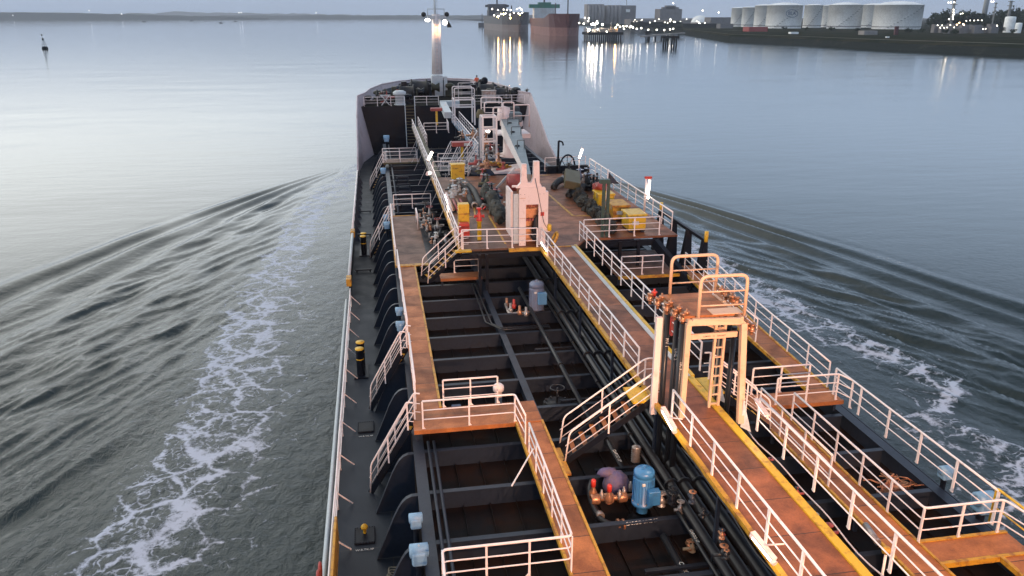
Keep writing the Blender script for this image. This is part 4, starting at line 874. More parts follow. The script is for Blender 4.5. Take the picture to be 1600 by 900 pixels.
MB().bbox((x0, y0 + .3, ZC + .4), (x0 + .12, y1, zc + .2)).build('side_panel', PINKW, t); MB().bbox((x0 + .12, y0 + .12, ZC + .1), (x0 + .38, y0 + .2, zc + .1)).build('inset_panel', LGREY, t)
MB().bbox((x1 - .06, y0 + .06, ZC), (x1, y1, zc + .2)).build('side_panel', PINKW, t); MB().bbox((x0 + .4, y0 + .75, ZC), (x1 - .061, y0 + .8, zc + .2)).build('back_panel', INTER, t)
MB().tube([vec(x0 + .08, y0 + .35, zc + .45), vec(x0 + .5, y0 + .2, zc + .48), vec(x0 + .9, y1, zc + .45)], .06, 8).build('top_tube', PINKW, t)
MB().bbox((x1 + .0, y0 - .02, ZC + .7), (x1 + .12, y0 + .3, zc + .2)).build('corner_post', PINKW, t)
MB().tube([vec(x1 - .55, y0 - .01, zc + .9), vec(x1 - .1, y0 - .03, ZC + 1.2), vec(x1 + .05, y0 - .03, ZC + .9)], .014, 6).build('wire', BEAM, t)
for z in (ZC + .5, ZC + 1.4, zc - .1): MB().bbox((x0 + .40, y0 - .012, z), (x0 + .70, y0 - .001, z + .02)).build('weld_seam', INTER, t)
for x in (x0 + .45, x0 + .65, x1 - .3, x1 - .1):
    for z in (ZC + .1, zc + .1): MB().cyl((x, y0 - .02, z), (x, y0, z), .02, 6).build('bolt', STEEL, t)
MB().bbox((x1 - .26, y0 - .012, ZC + 1.5), (x1 - .08, y0 - .002, ZC + 1.7)).build('notice_plate', RED, t)
# fork
zf = zc + .4; fx0, fx1 = 6.92, 7.74
prof = [(fx0 - .18, zf), (fx1 + .16, zf), (fx1 + .05, zf + .3), (fx1 + .02, zf + 1.30), (fx1 - .28, zf + 1.30), (fx1 - .30, zf + .5), (fx1 - .36, zf + .3), (fx0 + .42, zf + .24), (fx0 + .30, zf + .35), (fx0 + .24, zf + 1.20), (fx0 - .02, zf + 1.20), (fx0 - .04, zf + .3)]
# concave outline split into convex pieces
def pc(pts): return [(x, y0 + .1, z) for x, z in pts]
m = MB()
m.prism(pc([(fx0 - .3, zf), (fx1 + .2, zf), (fx1 + .06, zf + .26), (fx0 - .06, zf + .26)]), (0, .25, 0))
m.prism(pc([(fx0 - .06, zf + .26), (fx0 + .30, zf + .26), (fx0 + .24, zf + .5), (fx0 + .22, zf + 1.18), (fx0 - .02, zf + 1.18)]), (0, .25, 0))
m.prism(pc([(fx1 - .36, zf + .26), (fx1 + .06, zf + .26), (fx1 + .04, zf + 1.30), (fx1 - .24, zf + 1.30), (fx1 - .26, zf + .5)]), (0, .25, 0))
m.build('fork', PINKW, t, bevel=.01)
# interior shelves and tools
for z in (ZC + 1.15, ZC + 1.75): MB().bbox((x0 + .42, y0 + .4, z), (x1 - .08, y0 + .749, z + .04)).build('shelf', INTER, t)
random.seed(9); m = MB()
for k in range(9):
    x = 6.9 + .1 * k; m.tube([vec(x, y0 + .25, ZC + 2.05 - .0), vec(x + random.uniform(-.05, .05), y0 + .25, ZC + 2.05 - random.uniform(.1, .3))], .025, 6)
for k in range(6): m.box((6.95 + .14 * k, y0 + .35, ZC + 1.25), (.1, .1, random.uniform(.06, .16)))
m.build('hanging_tools', DRED, t)
t = thing('coat', 'dark oilskin hanging inside the open locker of the crane rest', 'clothes', (7.75, 37.8, ZC + .3)); m = MB(); m.sphere((7.72, 37.85, ZC + .85), .28, 14, (.8, .6, 2.2), .18); m.sphere((7.6, 37.8, ZC + .35), .2, 10, (1, .8, .8), .2); m.build('coat', RUBBER, t)
t = thing('lifebuoy_light', 'small orange light on the right side of the crane rest', 'light', (8.2, 37.4, ZC)); MB().lathe([(.09, 0), (.11, .05), (.11, .3), (.05, .36), (.001, .36)], vec(8.28, 37.4, ZC + .75), 12).build('float', YEL2, t); MB().bbox((8.1, 37.38, ZC + .7), (8.3, 37.44, ZC + .78)).build('holder', PINKW, t)
t = thing('lifebuoy', 'yellow lifebuoy hanging on the catwalk rail beside the crane rest', 'lifebuoy', (8.45, 37, ZC + .4)); MB().tube([vec(8.5 + .12 * math.sin(a), 37.1 + .27 * math.cos(a), ZC + .45 + .27 * math.sin(a)) for a in np.linspace(0, 6.283, 21)[:-1]], .07, 10, closed=True).build('ring', YEL, t)
# covered machinery left of the rest
random.seed(31)
t = thing('covered_machinery', 'bulky machinery under grey green tarpaulin left of the crane rest', 'tarpaulin', (6.7, 43, ZC)); m = MB()
for (x, y, z, r, s_) in ((6.45, 42.5, .5, .55, (.6, 1.6, 1.2)), (6.5, 44.8, .6, .6, (.6, 1.8, 1.2)), (6.5, 47.4, .6, .6, (.6, 1.6, 1.1))): m.sphere((x, y, ZC + z), r, 30, s_, .03)
lumpy(m, 6, .15); m.build('tarpaulin', TARP, t)
cluster('dark pipework and valve bonnets crowded beside the tarpaulin left of the crane rest', (6.9, 46, ZC + .2), 12, (.45, 4.5, .7), [PIPE, DRED, BEAM, STEEL, OLIVE], s=1.7)
cluster('rusty winch parts and blocks on top of the covered machinery', (7.4, 51.5, ZC + .8), 8, (.9, 1.5, .7), [OLIVE, DRED, PIPE, BRASS, STEEL], 'winch_gear', 'winch', 2.0)
t = thing('hatch_tank', 'navy blue tank behind the port railing, right of the yellow box', 'tank', (8, 58, ZC)); MB().lathe([(.95, 0), (.95, 1.0), (.85, 1.08), (.001, 1.1)], vec(PY(757, 285, 56.6).x, 57.2, ZC), 20).build('tank', NAVY, t)

# ================================================================ CRANE
t = thing('deck_crane', 'deck crane with a pale tapering jib resting in the pink fork', 'crane', (11.3, 62, ZC))
root = P(800, 188, 9.75); Yr = 63.0
tip_l, tip_r = vec(7.58, 38.2, 9.45), vec(7.78, 38.2, 9.62)
rl = PY(783, 186, Yr); rr = PY(812, 186, Yr); zt_ = rl.z
w_n, w_f = .22, (rr.x - rl.x) * .92
vs = [(7.22, 38.0, 9.30), (7.22 + w_n, 38.0, 9.30), (7.22 + w_n, 38.0, 9.62), (7.22, 38.0, 9.62),
      (rl.x, Yr, zt_ - 1.15), (rl.x + w_f, Yr, zt_ - 1.15), (rl.x + w_f, Yr, zt_), (rl.x, Yr, zt_)]
m = MB(); m.add(vs, [(0, 1, 2, 3), (4, 7, 6, 5), (0, 4, 5, 1), (1, 5, 6, 2)]); m.cur = 1; m.add(vs, [(0, 3, 7, 4)]); m.cur = 0; m.add(vs, [(3, 2, 6, 7)])
jib = m.build('jib', [GREY, WHITE], t)
for k in (.35, .62, .84):
    a = Vector(vs[3]).lerp(Vector(vs[7]), k); c = Vector(vs[2]).lerp(Vector(vs[6]), k); w = (c - a).length
    MB().tube(fillet([c + vec(-.75 * w, 0, 0), c + vec(-.75 * w, 0, .5), c + vec(-.05, 0, .5), c + vec(-.05, 0, 0)], .06), .035, 6).build('lifting_eye', GREY, jib)
    MB().lathe([(.16, 0), (.16, .08), (.001, .1)], (a + c) / 2 + vec(0, .9, .0), 10).build('grease_cap', PIPE, jib)
# hydraulic ram under the jib
MB().tube([vec(10.4, 60.5, 7.6), vec(9.0, 50.0, 9.0)], .12, 10).build('ram', STEEL, t)
cxy = (rl.x + rr.x) / 2
MB().lathe([(1.0, 0), (1.0, .2), (.72, .3), (.68, 2.3), (.95, 2.5), (.95, 2.9)], (cxy + .3, 64.2, ZC), 24).build('pedestal', PINKW, t)
MB().bbox((cxy - .5, 63.2, 8.95), (cxy + 1.0, 65.4, 9.7)).build('slewing_house', GREY, t, bevel=.1)
cab = MB(); cab.lathe([(.5, 0), (.55, .3), (.5, .95), (.001, 1.1)], (PY(786, 190, 64).x, 63.6, PY(786, 192, 64).z + .3), 16); cab.build('winch_drum', PINKW, t)
MB().lathe([(.5, -.6), (.7, -.55), (.7, .55), (.5, .6)], (PY(795, 178, 65).x + .3, 65, PY(795, 180, 65).z), 18, 'X').build('rope_drum', RUBBER, t)
yb = 64.0
pl_, pr_ = PY(775, 208, yb), PY(826, 208, yb)
MB().bbox((pl_.x, 63.2, pl_.z - .1), (pl_.x + 1.0, 66, pl_.z)).build('operator_platform', PINKW, t); MB().bbox((pr_.x - 1.7, 63.2, pl_.z - .35), (pr_.x, 66, pl_.z)).build('operator_platform', PINKW, t)
for (ua, ub, va, vb) in ((771, 786, 208, 168), (803, 827, 198, 164), (786, 803, 186, 160)):
    a, c = PY(ua, va, yb - .8), PY(ub, va, yb - .8); d = PY(ua, vb, yb - .8)
    MB().tube(fillet([a, vec(a.x, a.y, d.z), vec(c.x, c.y, d.z), c], .15), .06, 8).build('platform_rail', PINKW, t); MB().tube([vec(a.x, a.y, (a.z + d.z) / 2), vec(c.x, c.y, (a.z + d.z) / 2)], .035, 6).build('platform_rail', PINKW, t)
def frame_portal(lab, u0, u1, vt, vb, Y, mat, n=3, hoops=True, depth=1.2):
    a, b_ = PY(u0, vb, Y), PY(u1, vb, Y); tz = PY(u0, vt, Y).z; t = thing('access_frame', lab, 'portal', a)
    zb = max(a.z, 4.2)
    for x in (a.x, b_.x):
        for y in (Y, Y + depth): MB().bar((x, y, zb), (x, y, tz), .13, .13, up=(0, 1, 0)).build('leg', mat, t)
    m = MB()
    for k in range(n): z = tz - (tz - zb) * k / (n + 1.5); m.bar((a.x, Y, z), (b_.x, Y, z), .10, .12); m.bar((a.x, Y + depth, z), (b_.x, Y + depth, z), .08, .10)
    for x in (a.x, b_.x): m.bar((x, Y, tz), (x, Y + depth, tz), .08, .10)
    m.build('crossbeam', mat, t)
    if hoops:
        for y in (Y, Y + depth): MB().tube(fillet([vec(a.x, y, tz), vec(a.x, y, tz + 1.1), vec(b_.x, y, tz + 1.1), vec(b_.x, y, tz)], .2), .05, 8).build('hoop', mat, t); MB().tube([vec(a.x, y, tz + .55), vec(b_.x, y, tz + .55)], .03, 6).build('mid_rail', mat, t)
    return t
frame_portal('white access portal over the catwalk just right of the navy post', 755, 776, 183, 268, 56, WHITE, 3, False)
frame_portal('far white access portal with hoops near the middle of the forecastle', 711, 742, 156, 196, 78, WHITE, 2, True, 2)
hoop('rounded white hoop rail left of the crane platform, upper one', PY(752, 176, 66), PY(784, 176, 66), 1.25, (.33, .66), .05)
hoop('rounded white hoop rail left of the crane platform, lower one', PY(757, 184, 60), PY(786, 184, 60), 1.15, (.33, .66), .05)
t = thing('hose_post', 'tall navy blue post with a rusty cap beside the white portal', 'post', PY(751, 240, 58)); a, c = PY(751, 258, 58), PY(751, 184, 58); MB().cyl(a, c, .16, 14).build('post', NAVY, t); MB().lathe([(.3, 0), (.34, .3), (.2, .6), (.001, .62)], c, 12).build('cap', OLIVE, t)
for i, (u, v, w, Y, mt, lab) in enumerate(((722, 222, 32, 63, DRED, 'long dark red cabinet behind the far railing on the middle line'), (682, 169, 18, 80, DRED, 'rusty red topped manifold box near the forecastle'))):
    a = PY(u - w / 2, v, Y); c = PY(u + w / 2, v + (6 if i == 0 else 4), Y); t = thing('valve_box', lab, 'cabinet', a); MB().bbox((a.x, Y - .3, c.z), (c.x, Y + .5, a.z)).build('box', mt, t, bevel=.03)
    MB().bbox((.5 * (a.x + c.x) - .1, Y, c.z - 1.4), (.5 * (a.x + c.x) + .1, Y + .2, c.z)).build('yellow_pillar', YEL2, t)
    if i == 0: MB().bbox((c.x - .7, Y - .32, c.z + .06), (c.x - .2, Y - .305, a.z - .06)).build('label_plate', MARK, t)
random.seed(8)
cluster('valves and fittings on the far middle station behind the dark red cabinet', PY(733, 212, 69) - vec(0, 0, .5), 8, (.9, 1.5, .6), [STEEL, LGREY, PIPE, BRASS], s=1.8)
cluster('tangle of brown pipe fittings to the right of the white portal', PY(768, 240, 57) - vec(0, 0, .3), 7, (.5, 1, .9), [DRED, BRASS, STEEL, PIPE], s=1.9)
t = thing('flaked_rope', 'yellow brown rope flaked over the bars by the crane pedestal', 'rope', PY(770, 262, 52)); pts = []
for k in range(40): pts.append(PY(756 + k * 1.25 + 2 * math.sin(k * 2.1), 252 + k * .30 + 2.5 * math.sin(k * 1.3), 52 + .4 * math.sin(k * 1.7)))
MB().tube(pts, .07, 6).build('rope', YEL, t); MB().tube([vec(q.x, 52, q.z - .15) for q in (pts[0], pts[-1])], .07, 8).build('bar', BEAM, t)
t = thing('winch_guard', 'pale pink sloping winch guard behind the crane rest', 'guard', PY(790, 275, 52)); a, c = PY(773, 272, 51), PY(815, 262, 51)
MB().prism([a, vec(c.x, 51, a.z), vec(c.x, 51, c.z), vec(a.x, 51, c.z - .3)], (0, 1.6, 0)).build('guard_plate', PINKW, t); MB().lathe([(.1, -.6), (.55, -.6), (.55, .6), (.1, .6)], PY(808, 285, 48), 18, 'X').build('red_drum', DRED, t)
MB().bar(PY(770, 300, 49), PY(805, 262, 49), .12, .12).build('strut', LGREY, t)

# ================================================================ starboard platform items
def crate(lab, x0, y0, x1, y1, z0, z1, mat, lid=True):
    t = thing('gear_crate', lab, 'crate', ((x0 + x1) / 2, (y0 + y1) / 2, z0), 'yellow gear crates on the starboard platform'); MB().bbox((x0, y0, z0), (x1, y1, z1 - .12)).build('crate_body', mat, t, bevel=.04)
    if lid: MB().bbox((x0 - .05, y0 - .05, z1 - .115), (x1 + .05, y1 + .05, z1)).build('lid', mat, t, bevel=.03)
    m = MB(); 
    for x in (x0 + .05, x1 - .25): m.bbox((x, y0 - .0, z0 - .1), (x + .2, y1, z0))
    m.build('skid', BEAM, t)
    for y in (y0 + .25, y1 - .25): MB().bbox((x0 - .07, y - .05, z1 - .28), (x0 - .03, y + .05, z1 - .02)).build('latch', STEEL, t)
    MB().bbox((x0 + .2, y0 - .012, z0 + .3), (x0 + .55, y0 - .002, z0 + .5)).build('label_plate', MARK, t); return t
crate('nearest bright yellow crate behind the starboard railing', 12.95, 39.0, 13.9, 40.3, ZC + .12, ZC + 1.0, YEL2)
crate('second yellow crate, worn and half covered, behind the nearest one', 12.8, 41.4, 13.75, 42.9, ZC + .12, ZC + .95, YEL)
crate('farthest yellow crate of the row, under the dark red bundle', 12.75, 44.2, 13.7, 45.5, ZC + .12, ZC + 1.0, YEL2)
t = thing('covered_bundle', 'dark red tarpaulin bundle lying on the farthest yellow crate', 'tarpaulin', (13.4, 46, ZC + 1.2)); m = MB(); random.seed(2); m.sphere((13.25, 45.6, ZC + 1.15), .42, 26, (1.3, 1.5, .55), .03); lumpy(m, 7, .14); m.build('tarpaulin', DRED, t)
t = thing('covered_gear', 'greyish tarpaulin over low gear left of the yellow crates', 'tarpaulin', (12.2, 42, ZC)); m = MB(); random.seed(6)
for k in range(6): m.sphere((12.0 + .05 * k, 39.3 + 1.5 * k, ZC + .30), .45, 26, (.8, 1.5, 1.0 + .12 * (k % 2)), .13)
lumpy(m, 7, .18); m.build('tarpaulin', TARP, t)
t = thing('tilted_crate', 'tilted olive yellow crate top leaning behind the green posts', 'crate', (12, 49, ZC)); m = MB(); m.bar((11.9, 47.3, ZC + .9), (12.6, 50.3, ZC + 1.1), 1.0, .5, up=(.2, 0, 1)); m.build('crate_body', OLIVE, t, bevel=.05)
t = thing('green_posts', 'pair of dark green posts standing before the tarpaulins on the starboard platform', 'posts', (11.4, 38.6, ZC))
for (u, zt2) in ((940, 9.0), (947, 9.1)): a = PY(u, 388, 38.45); MB().bbox((a.x - .07, 38.38, ZC - .5), (a.x + .07, 38.52, zt2)).build('post', GREEN, t)
a = PY(940, 300, 38.45); MB().bbox((a.x - .12, 38.3, 8.95), (a.x + .4, 38.6, 9.15)).build('head', GREEN, t)
t = thing('flag', 'small ragged dark flag on a thin staff above the green posts', 'flag', (13, 44, ZC + 1)); a = PY(945, 330, 44); c = PY(951, 264, 44); MB().tube([a, c], .02, 6).build('staff', RAILW, t)
m = MB(); nx = 7; rows = []
fl_o = c
for i in range(nx):
    f = i / (nx - 1); rows.append((fl_o + vec(.65 * f, .08 * math.sin(f * 6), -.15 - .75 * f), fl_o + vec(.08 * f, .06 * math.sin(f * 5), -.75 - .1 * f)))
m.strip([r[0] for r in rows], [r[1] for r in rows]); m.strip([r[0] + vec(0, .012, 0) for r in rows], [r[1] + vec(0, .012, 0) for r in rows]); m.build('cloth', DARKC, t)

def hose_end(lab, c, s=1):
    t = thing('cargo_hose', lab, 'hose', c, 'black hoses on the crane platform'); c = Vector(c)
    pts = [c + vec(-.75 * s, -.9, .12), c + vec(-.45 * s, -.4, .35), c + vec(0, .1, .45), c + vec(.5 * s, .5, .38), c + vec(1.0 * s, .9, .2)]; MB().tube(fillet(pts, .3), .22, 12).build('hose', RUBBER, t)
    MB().lathe([(.15, -.08), (.29, -.08), (.29, .08), (.15, .08)], pts[0] + vec(0, .0, .0), 14, 'X').build('flange', RUBBER, t); MB().lathe([(.15, -.06), (.26, -.06), (.26, .06), (.15, .06)], c + vec(.1, .2, .46), 14, 'X').build('coupling', STEEL, t)
hose_end('black hose end lying on the starboard platform, farther one', (12.2, 51.5, ZC)); hose_end('black hose end lying on the starboard platform, nearer one', (12.6, 48.9, ZC))
cluster('heap of dark couplings and rags behind the hose ends', (13.7, 51.0, ZC + .05), 10, (.7, 2.6, .5), [PIPE, TARP, STEEL, BLUG, RUBBER], 'coupling_heap', 'couplings', 2.2)
t = thing('gauge_post', 'black davit post with a hooked head beyond the starboard platform', 'davit', (14, 57, ZC)); a = PY(873, 280, 57); c = PY(873, 220, 57); MB().cyl(a, PY(872, 248, 57), .14, 10).build('lower_post', BLACK, t); MB().cyl(PY(872, 248, 57), c, .08, 10).build('upper_post', BLACK, t); MB().tube(fillet([c, c + vec(.3, 0, -.1), c + vec(.35, 0, -.35)], .1), .06, 8).build('hook', BLACK, t)
t = thing('hose_reel', 'upright black wheel beside the davit post on the starboard side', 'reel', PY(885, 265, 57)); c = PY(886, 264, 57); rr_ = .95
MB().tube([c + vec(rr_ * .75 * math.cos(a), rr_ * .5 * math.cos(a), rr_ * 1.1 * math.sin(a)) for a in np.linspace(0, 6.283, 29)[:-1]], .07, 8, closed=True).build('rim', BLACK, t)
m = MB()
for k in range(4): a = k * math.pi / 4; m.tube([c + vec(rr_ * .75 * math.cos(a), rr_ * .5 * math.cos(a), rr_ * 1.1 * math.sin(a)), c - vec(rr_ * .75 * math.cos(a), rr_ * .5 * math.cos(a), rr_ * 1.1 * math.sin(a))], .025, 6)
m.build('spokes', BLACK, t); MB().bbox((c.x - 1.6, 56.9, ZC), (c.x + .2, 57.2, ZC + .15)).build('base', BLACK, t)
t = thing('black_coaming', 'long black coaming below the far starboard railing', 'coaming', (13.5, 58, ZC)); MB().bbox((12.3, 56.6, ZC - .2), (15.4, 56.9, ZC + .45)).build('plate', BLACK, t)
# stanchion bulwark, starboard
t = thing('fender_rail', 'black raised fender rail on four slanted posts outside the starboard walkway', 'rail', (15.9, 39, ZK))
a, c = PX(1033, 328, 16.1), PX(1103, 378, 16.1); a.z = c.z = (a.z + c.z) / 2; MB().bar(a, c, .16, .16).build('top_bar', BLACK, t)
for k in range(4):
    q = a.lerp(c, k / 3 * .97 + .01); MB().prism([q + vec(-.12, -.14, 0), q + vec(.1, -.14, 0), vec(q.x + .35, q.y - .14, ZD), vec(q.x - .75, q.y - .14, ZD)], (0, .3, 0)).build('post', BLACK, t)
for q in (a, c): MB().tube([q + vec(0, 0, -.05), q + vec(0, 0, .5)], .10, 10).build('yellow_cap', YEL2, t)
# ================================================================ FORECASTLE gear, mast, crew member
t = thing('foremast', 'tall white foremast on the forecastle with lamps and a crosstree at its head', 'mast', P(685, 135, 7.4)); Ym = 104
def my(u, v): return PY(u, v, Ym)
b0 = my(684.5, 150); 
MB().bbox((my(675, 150).x, Ym - .8, 7.4), (my(692, 150).x, Ym + .9, my(684, 118).z)).build('mast_house', LGREY, t, bevel=.04)
MB().bbox((my(693, 130).x, Ym - .9, 7.4), (my(698, 130).x, Ym - .2, my(684, 119).z)).build('vent_trunk', LGREY, t)
r0 = (my(692, 90).x - my(675, 90).x) / 2; r1 = (my(687, 35).x - my(674, 35).x) / 2; cx = my(681.5, 35).x
MB().cyl((my(683, 110).x, Ym, my(683, 116).z), (cx, Ym, my(681, 22).z), r0, 22, r1).build('mast_column', WHITE, t)
MB().bbox((my(667, 0).x, Ym - .5, my(0, 30).z), (my(696, 0).x, Ym + .5, my(0, 25).z)).build('mast_platform', LGREY, t)
MB().cyl((my(680, 25).x, Ym, my(0, 25).z), (my(679.5, 0).x, Ym, my(0, -14).z), .12, 8, .07).build('topmast', LGREY, t)
m = MB(); za, zb_ = my(0, 13).z, my(0, 25).z
for u in (667, 693): m.tube([vec(my(u, 0).x, Ym - .5, zb_), vec(my(u, 0).x, Ym - .5, za)], .06, 6)
m.tube([vec(my(667, 0).x, Ym - .5, za), vec(my(693, 0).x, Ym - .5, za)], .05, 6); m.build('yard_rail', LGREY, t)
for u in (662, 698): MB().lathe([(.001, -.25), (.28, -.25), (.30, .25), (.001, .25)], my(u, 22.5), 14, 'Y').build('navigation_lamp', RUBBER, t)
fl2 = MB().sphere(my(668, 31.5), .26, 12, (1.3, .6, .7)).build('floodlight_glass', LAMPW, t); fl3 = MB().sphere(my(695, 35), .26, 12, (1.2, .6, 1.2)).build('floodlight_glass', LAMPW, t)
MB().prism([my(698, 30), my(704, 38), my(706, 43), my(699, 43)], (0, .3, 0)).build('lamp_shade', RUBBER, t)
for u, v in ((670, 33), (691, 36)):
    ld = bpy.data.lights.new('mast_lamp', 'SPOT'); ld.energy = 280; ld.color = (1, .50, .22); ld.spot_size = R(55); ld.spot_blend = .8; ld.shadow_soft_size = .2
    lo = bpy.data.objects.new('mast_lamp', ld); S.collection.objects.link(lo); lo.parent = t; p = my(u, v) + vec(0, -1.6, 0); lo.location = p - t.location; lo.rotation_euler = (vec(cx, Ym, my(0, 55).z) - p).to_track_quat('-Z', 'Y').to_euler()
m = MB()
for k in range(24): z = 10.2 + .45 * k; m.bar((cx - .28, Ym - r0 - .05, z), (cx + .12, Ym - r0 - .05, z), .04, .04)
m.bar((cx - .28, Ym - r0 - .05, 10), (cx - .28, Ym - r1 - .05, 21), .04, .04); m.bar((cx + .12, Ym - r0 - .05, 10), (cx + .12, Ym - r1 - .05, 21), .04, .04); m.build('mast_ladder', LGREY, t)
random.seed(77)
def blobgear(lab, u, v, Y, s, mats, kind=0, name='windlass', cat='windlass'):
    """mooring machinery: side frames, rope drum, warping head, gearbox"""
    c = PY(u, v, Y); z0 = 7.4; c.z = z0; t = thing(name, lab, cat, c)
    zc_ = z0 + .75 * s
    for dx in (-.75, .75): MB().prism([c + vec(dx * s, -.5 * s, 0), c + vec(dx * s, .5 * s, 0), c + vec(dx * s, .2 * s, 1.0 * s), c + vec(dx * s, -.2 * s, 1.0 * s)], (.12 * s, 0, 0)).build('side_frame', mats[0], t)
    MB().lathe([(.25 * s, -.6 * s), (.62 * s, -.6 * s), (.62 * s, -.5 * s), (.45 * s, -.48 * s), (.48 * s, 0), (.45 * s, .48 * s), (.62 * s, .5 * s), (.62 * s, .6 * s), (.25 * s, .6 * s)], vec(c.x, c.y, zc_), 18, 'X').build('rope_drum', mats[1], t)
    MB().lathe([(.001, -.3 * s), (.35 * s, -.28 * s), (.2 * s, 0), (.35 * s, .28 * s), (.001, .3 * s)], vec(c.x + 1.2 * s, c.y, zc_), 16, 'X').build('warping_head', mats[2], t)
    MB().bbox((c.x - 1.3 * s, c.y - .3 * s, z0), (c.x - .9 * s, c.y + .3 * s, z0 + 1.2 * s)).build('gearbox', mats[0], t, bevel=.04)
    return t
DOL = paint('dark_olive_grease', (.035, .035, .018), .6, dirt=.7, dirtcol=(.015, .015, .012), dscale=2); G1 = [BLACK, RUBBER, DOL]; G2 = [DOL, RUBBER, PIPE]
blobgear('large black windlass just left of the foremast base', 655, 138, 101, 1.7, G1); blobgear('dark mooring winch left of the windlass on the port bow', 636, 143, 98, 1.4, G2, name='mooring_winch', cat='winch')
blobgear('mooring winch with a dark drum right of the crew member', 760, 138, 98, 1.5, G1, name='mooring_winch', cat='winch'); blobgear('olive and black winch on the starboard bow', 783, 146, 95, 1.3, G2, name='mooring_winch', cat='winch')
for i, (u, v, Y, r, hh, mt, lab) in enumerate(((625, 165, 93.5, .75, 1.6, LGREY, 'pale grey round tank above the dark bulkhead on the port side'), (764, 168, 93.5, .8, 1.4, STEEL, 'grey brown box shaped locker above the bulkhead, starboard side'), (808, 145, 95, .35, 1.5, BLACK, 'dark mushroom vent by the starboard bulwark'), (597, 142, 96, .3, 1.3, DRED, 'reddish bollard beside the port bow bulwark'), (606, 145, 97, .35, 1.1, BLACK, 'black bollard beside the port bow bulwark'), (622, 132, 103, .4, 1.4, NAVY, 'navy blue post vent against the port bow bulwark'), (753, 130, 105, .5, 1.9, BLACK, 'black cowl vent standing at the starboard bow'), (727, 136, 104, .6, 1.5, BLACK, 'dark vent behind the short rail at the bow'))):
    c = PY(u, v, Y); c.z = 7.4; t = thing('deck_vent', lab, 'vent', c)
    if 'locker' in lab: MB().bbox((c.x - r, Y - .4, 7.4), (c.x + r, Y + .4, 7.4 + hh)).build('body', mt, t, bevel=.04); MB().bbox((c.x - r - .05, Y - .45, 7.4 + hh), (c.x + r + .05, Y + .45, 7.48 + hh)).build('lid', mt, t)
    else: MB().lathe([(r * .7, 0), (r * .7, hh * .65), (r, hh * .7), (r, hh * .9), (r * .6, hh), (.001, hh)], c, 16).build('body', mt, t); MB().lathe([(r * .9, 0), (r * .9, .1), (r * .7, .12)], c, 16).build('flange', mt, t)
random.seed(12)
cluster('small dark deck fittings scattered along the port bow bulwark', PY(600, 158, 94) , 7, (1.6, 1.0, .5), [OLIVE, PIPE, STEEL, DRED], 'deck_fittings', 'fittings', 2.2)
cluster('small dark deck fittings behind the starboard bulwark corner', PY(800, 155, 95), 7, (2, 1.0, .5), [OLIVE, PIPE, STEEL, BLACK], 'deck_fittings', 'fittings', 2.2)
random.seed(61)
fl_lab = ['dark cowl against the bow bulwark just left of the windlass', 'dark lump of gear at the port turn of the bow', 'small dark cleat by the port bow bulwark', 'tall dark roller at the starboard turn of the bow', 'dark olive rope bin on the starboard bow', 'dark fairlead roller near the starboard bulwark corner', 'dark rope bin beside the pale round tank', 'black gear box just right of the foremast base', 'black chain stopper right of the windlass', 'dark roller behind the grey locker']
for i, (u, v, Y, r, hh) in enumerate(((648, 126, 104, .7, 1.9), (590, 138, 97.5, .55, 1.3), (575, 147, 94.5, .45, 1.0), (757, 126, 104, .45, 2.2), (775, 142, 97, .8, 1.1), (806, 144, 95.5, .6, 1.6), (636, 150, 94.5, .6, 1.1), (703, 132, 103, .6, 1.6), (668, 130, 103, .55, 1.7), (770, 134, 101, .6, 1.6))):
    c = PY(u, v, Y); c.z = 7.41; mt = [BLACK, DOL, RUBBER][i % 3]; t = thing('mooring_fitting', fl_lab[i], 'fitting', c, 'dark mooring fittings on the forecastle')
    MB().lathe([(r * .9, 0), (r * .9, .12), (r * .55, .2), (r * .5, hh * .6), (r, hh * .72), (r * .95, hh * .9), (r * .4, hh), (.001, hh)], c, 14).build('body', mt, t); MB().bbox((c.x - r, c.y - .3, 7.42), (c.x + r * 1.6, c.y + .3, 7.42 + hh * .45)).build('bed', mt, t)
t = thing('anchor_stand', 'pale crossed stand above the dark bulkhead near the port corner', 'stand', PY(602, 158, 92.6)); m = MB(); a = PY(598, 158, 92.8); a.z = 7.45
for s in (-1, 1): m.bar(a + vec(-.45 * s + .3, 0, 0), a + vec(.45 * s + .3, 0, 1.1), .09, .09)
m.build('crossed_bars', LGREY, t); MB().bbox((a.x - .3, a.y, 8.5), (a.x + .9, a.y + .1, 8.6)).build('top_bar', LGREY, t)
t = thing('trunking', 'white sloping trunking running from the forecastle down to the valve station', 'trunking', PY(690, 160, 90)); a, c = PY(692, 163, 91.5), PY(700, 180, 82); MB().bar(a, c, .75, .6).build('duct', LGREY, t); MB().bbox((a.x - .3, 91.4, a.z - .3), (a.x + 1.9, 92.3, a.z + .35)).build('elbow', LGREY, t)
railing('short railing before the crew member at the bow', [vec(PY(713, 0, 99).x, 99, 7.42), vec(PY(738, 0, 99).x, 99, 7.42)], heights=(1.9, 1.3, .7), sp=1.9)
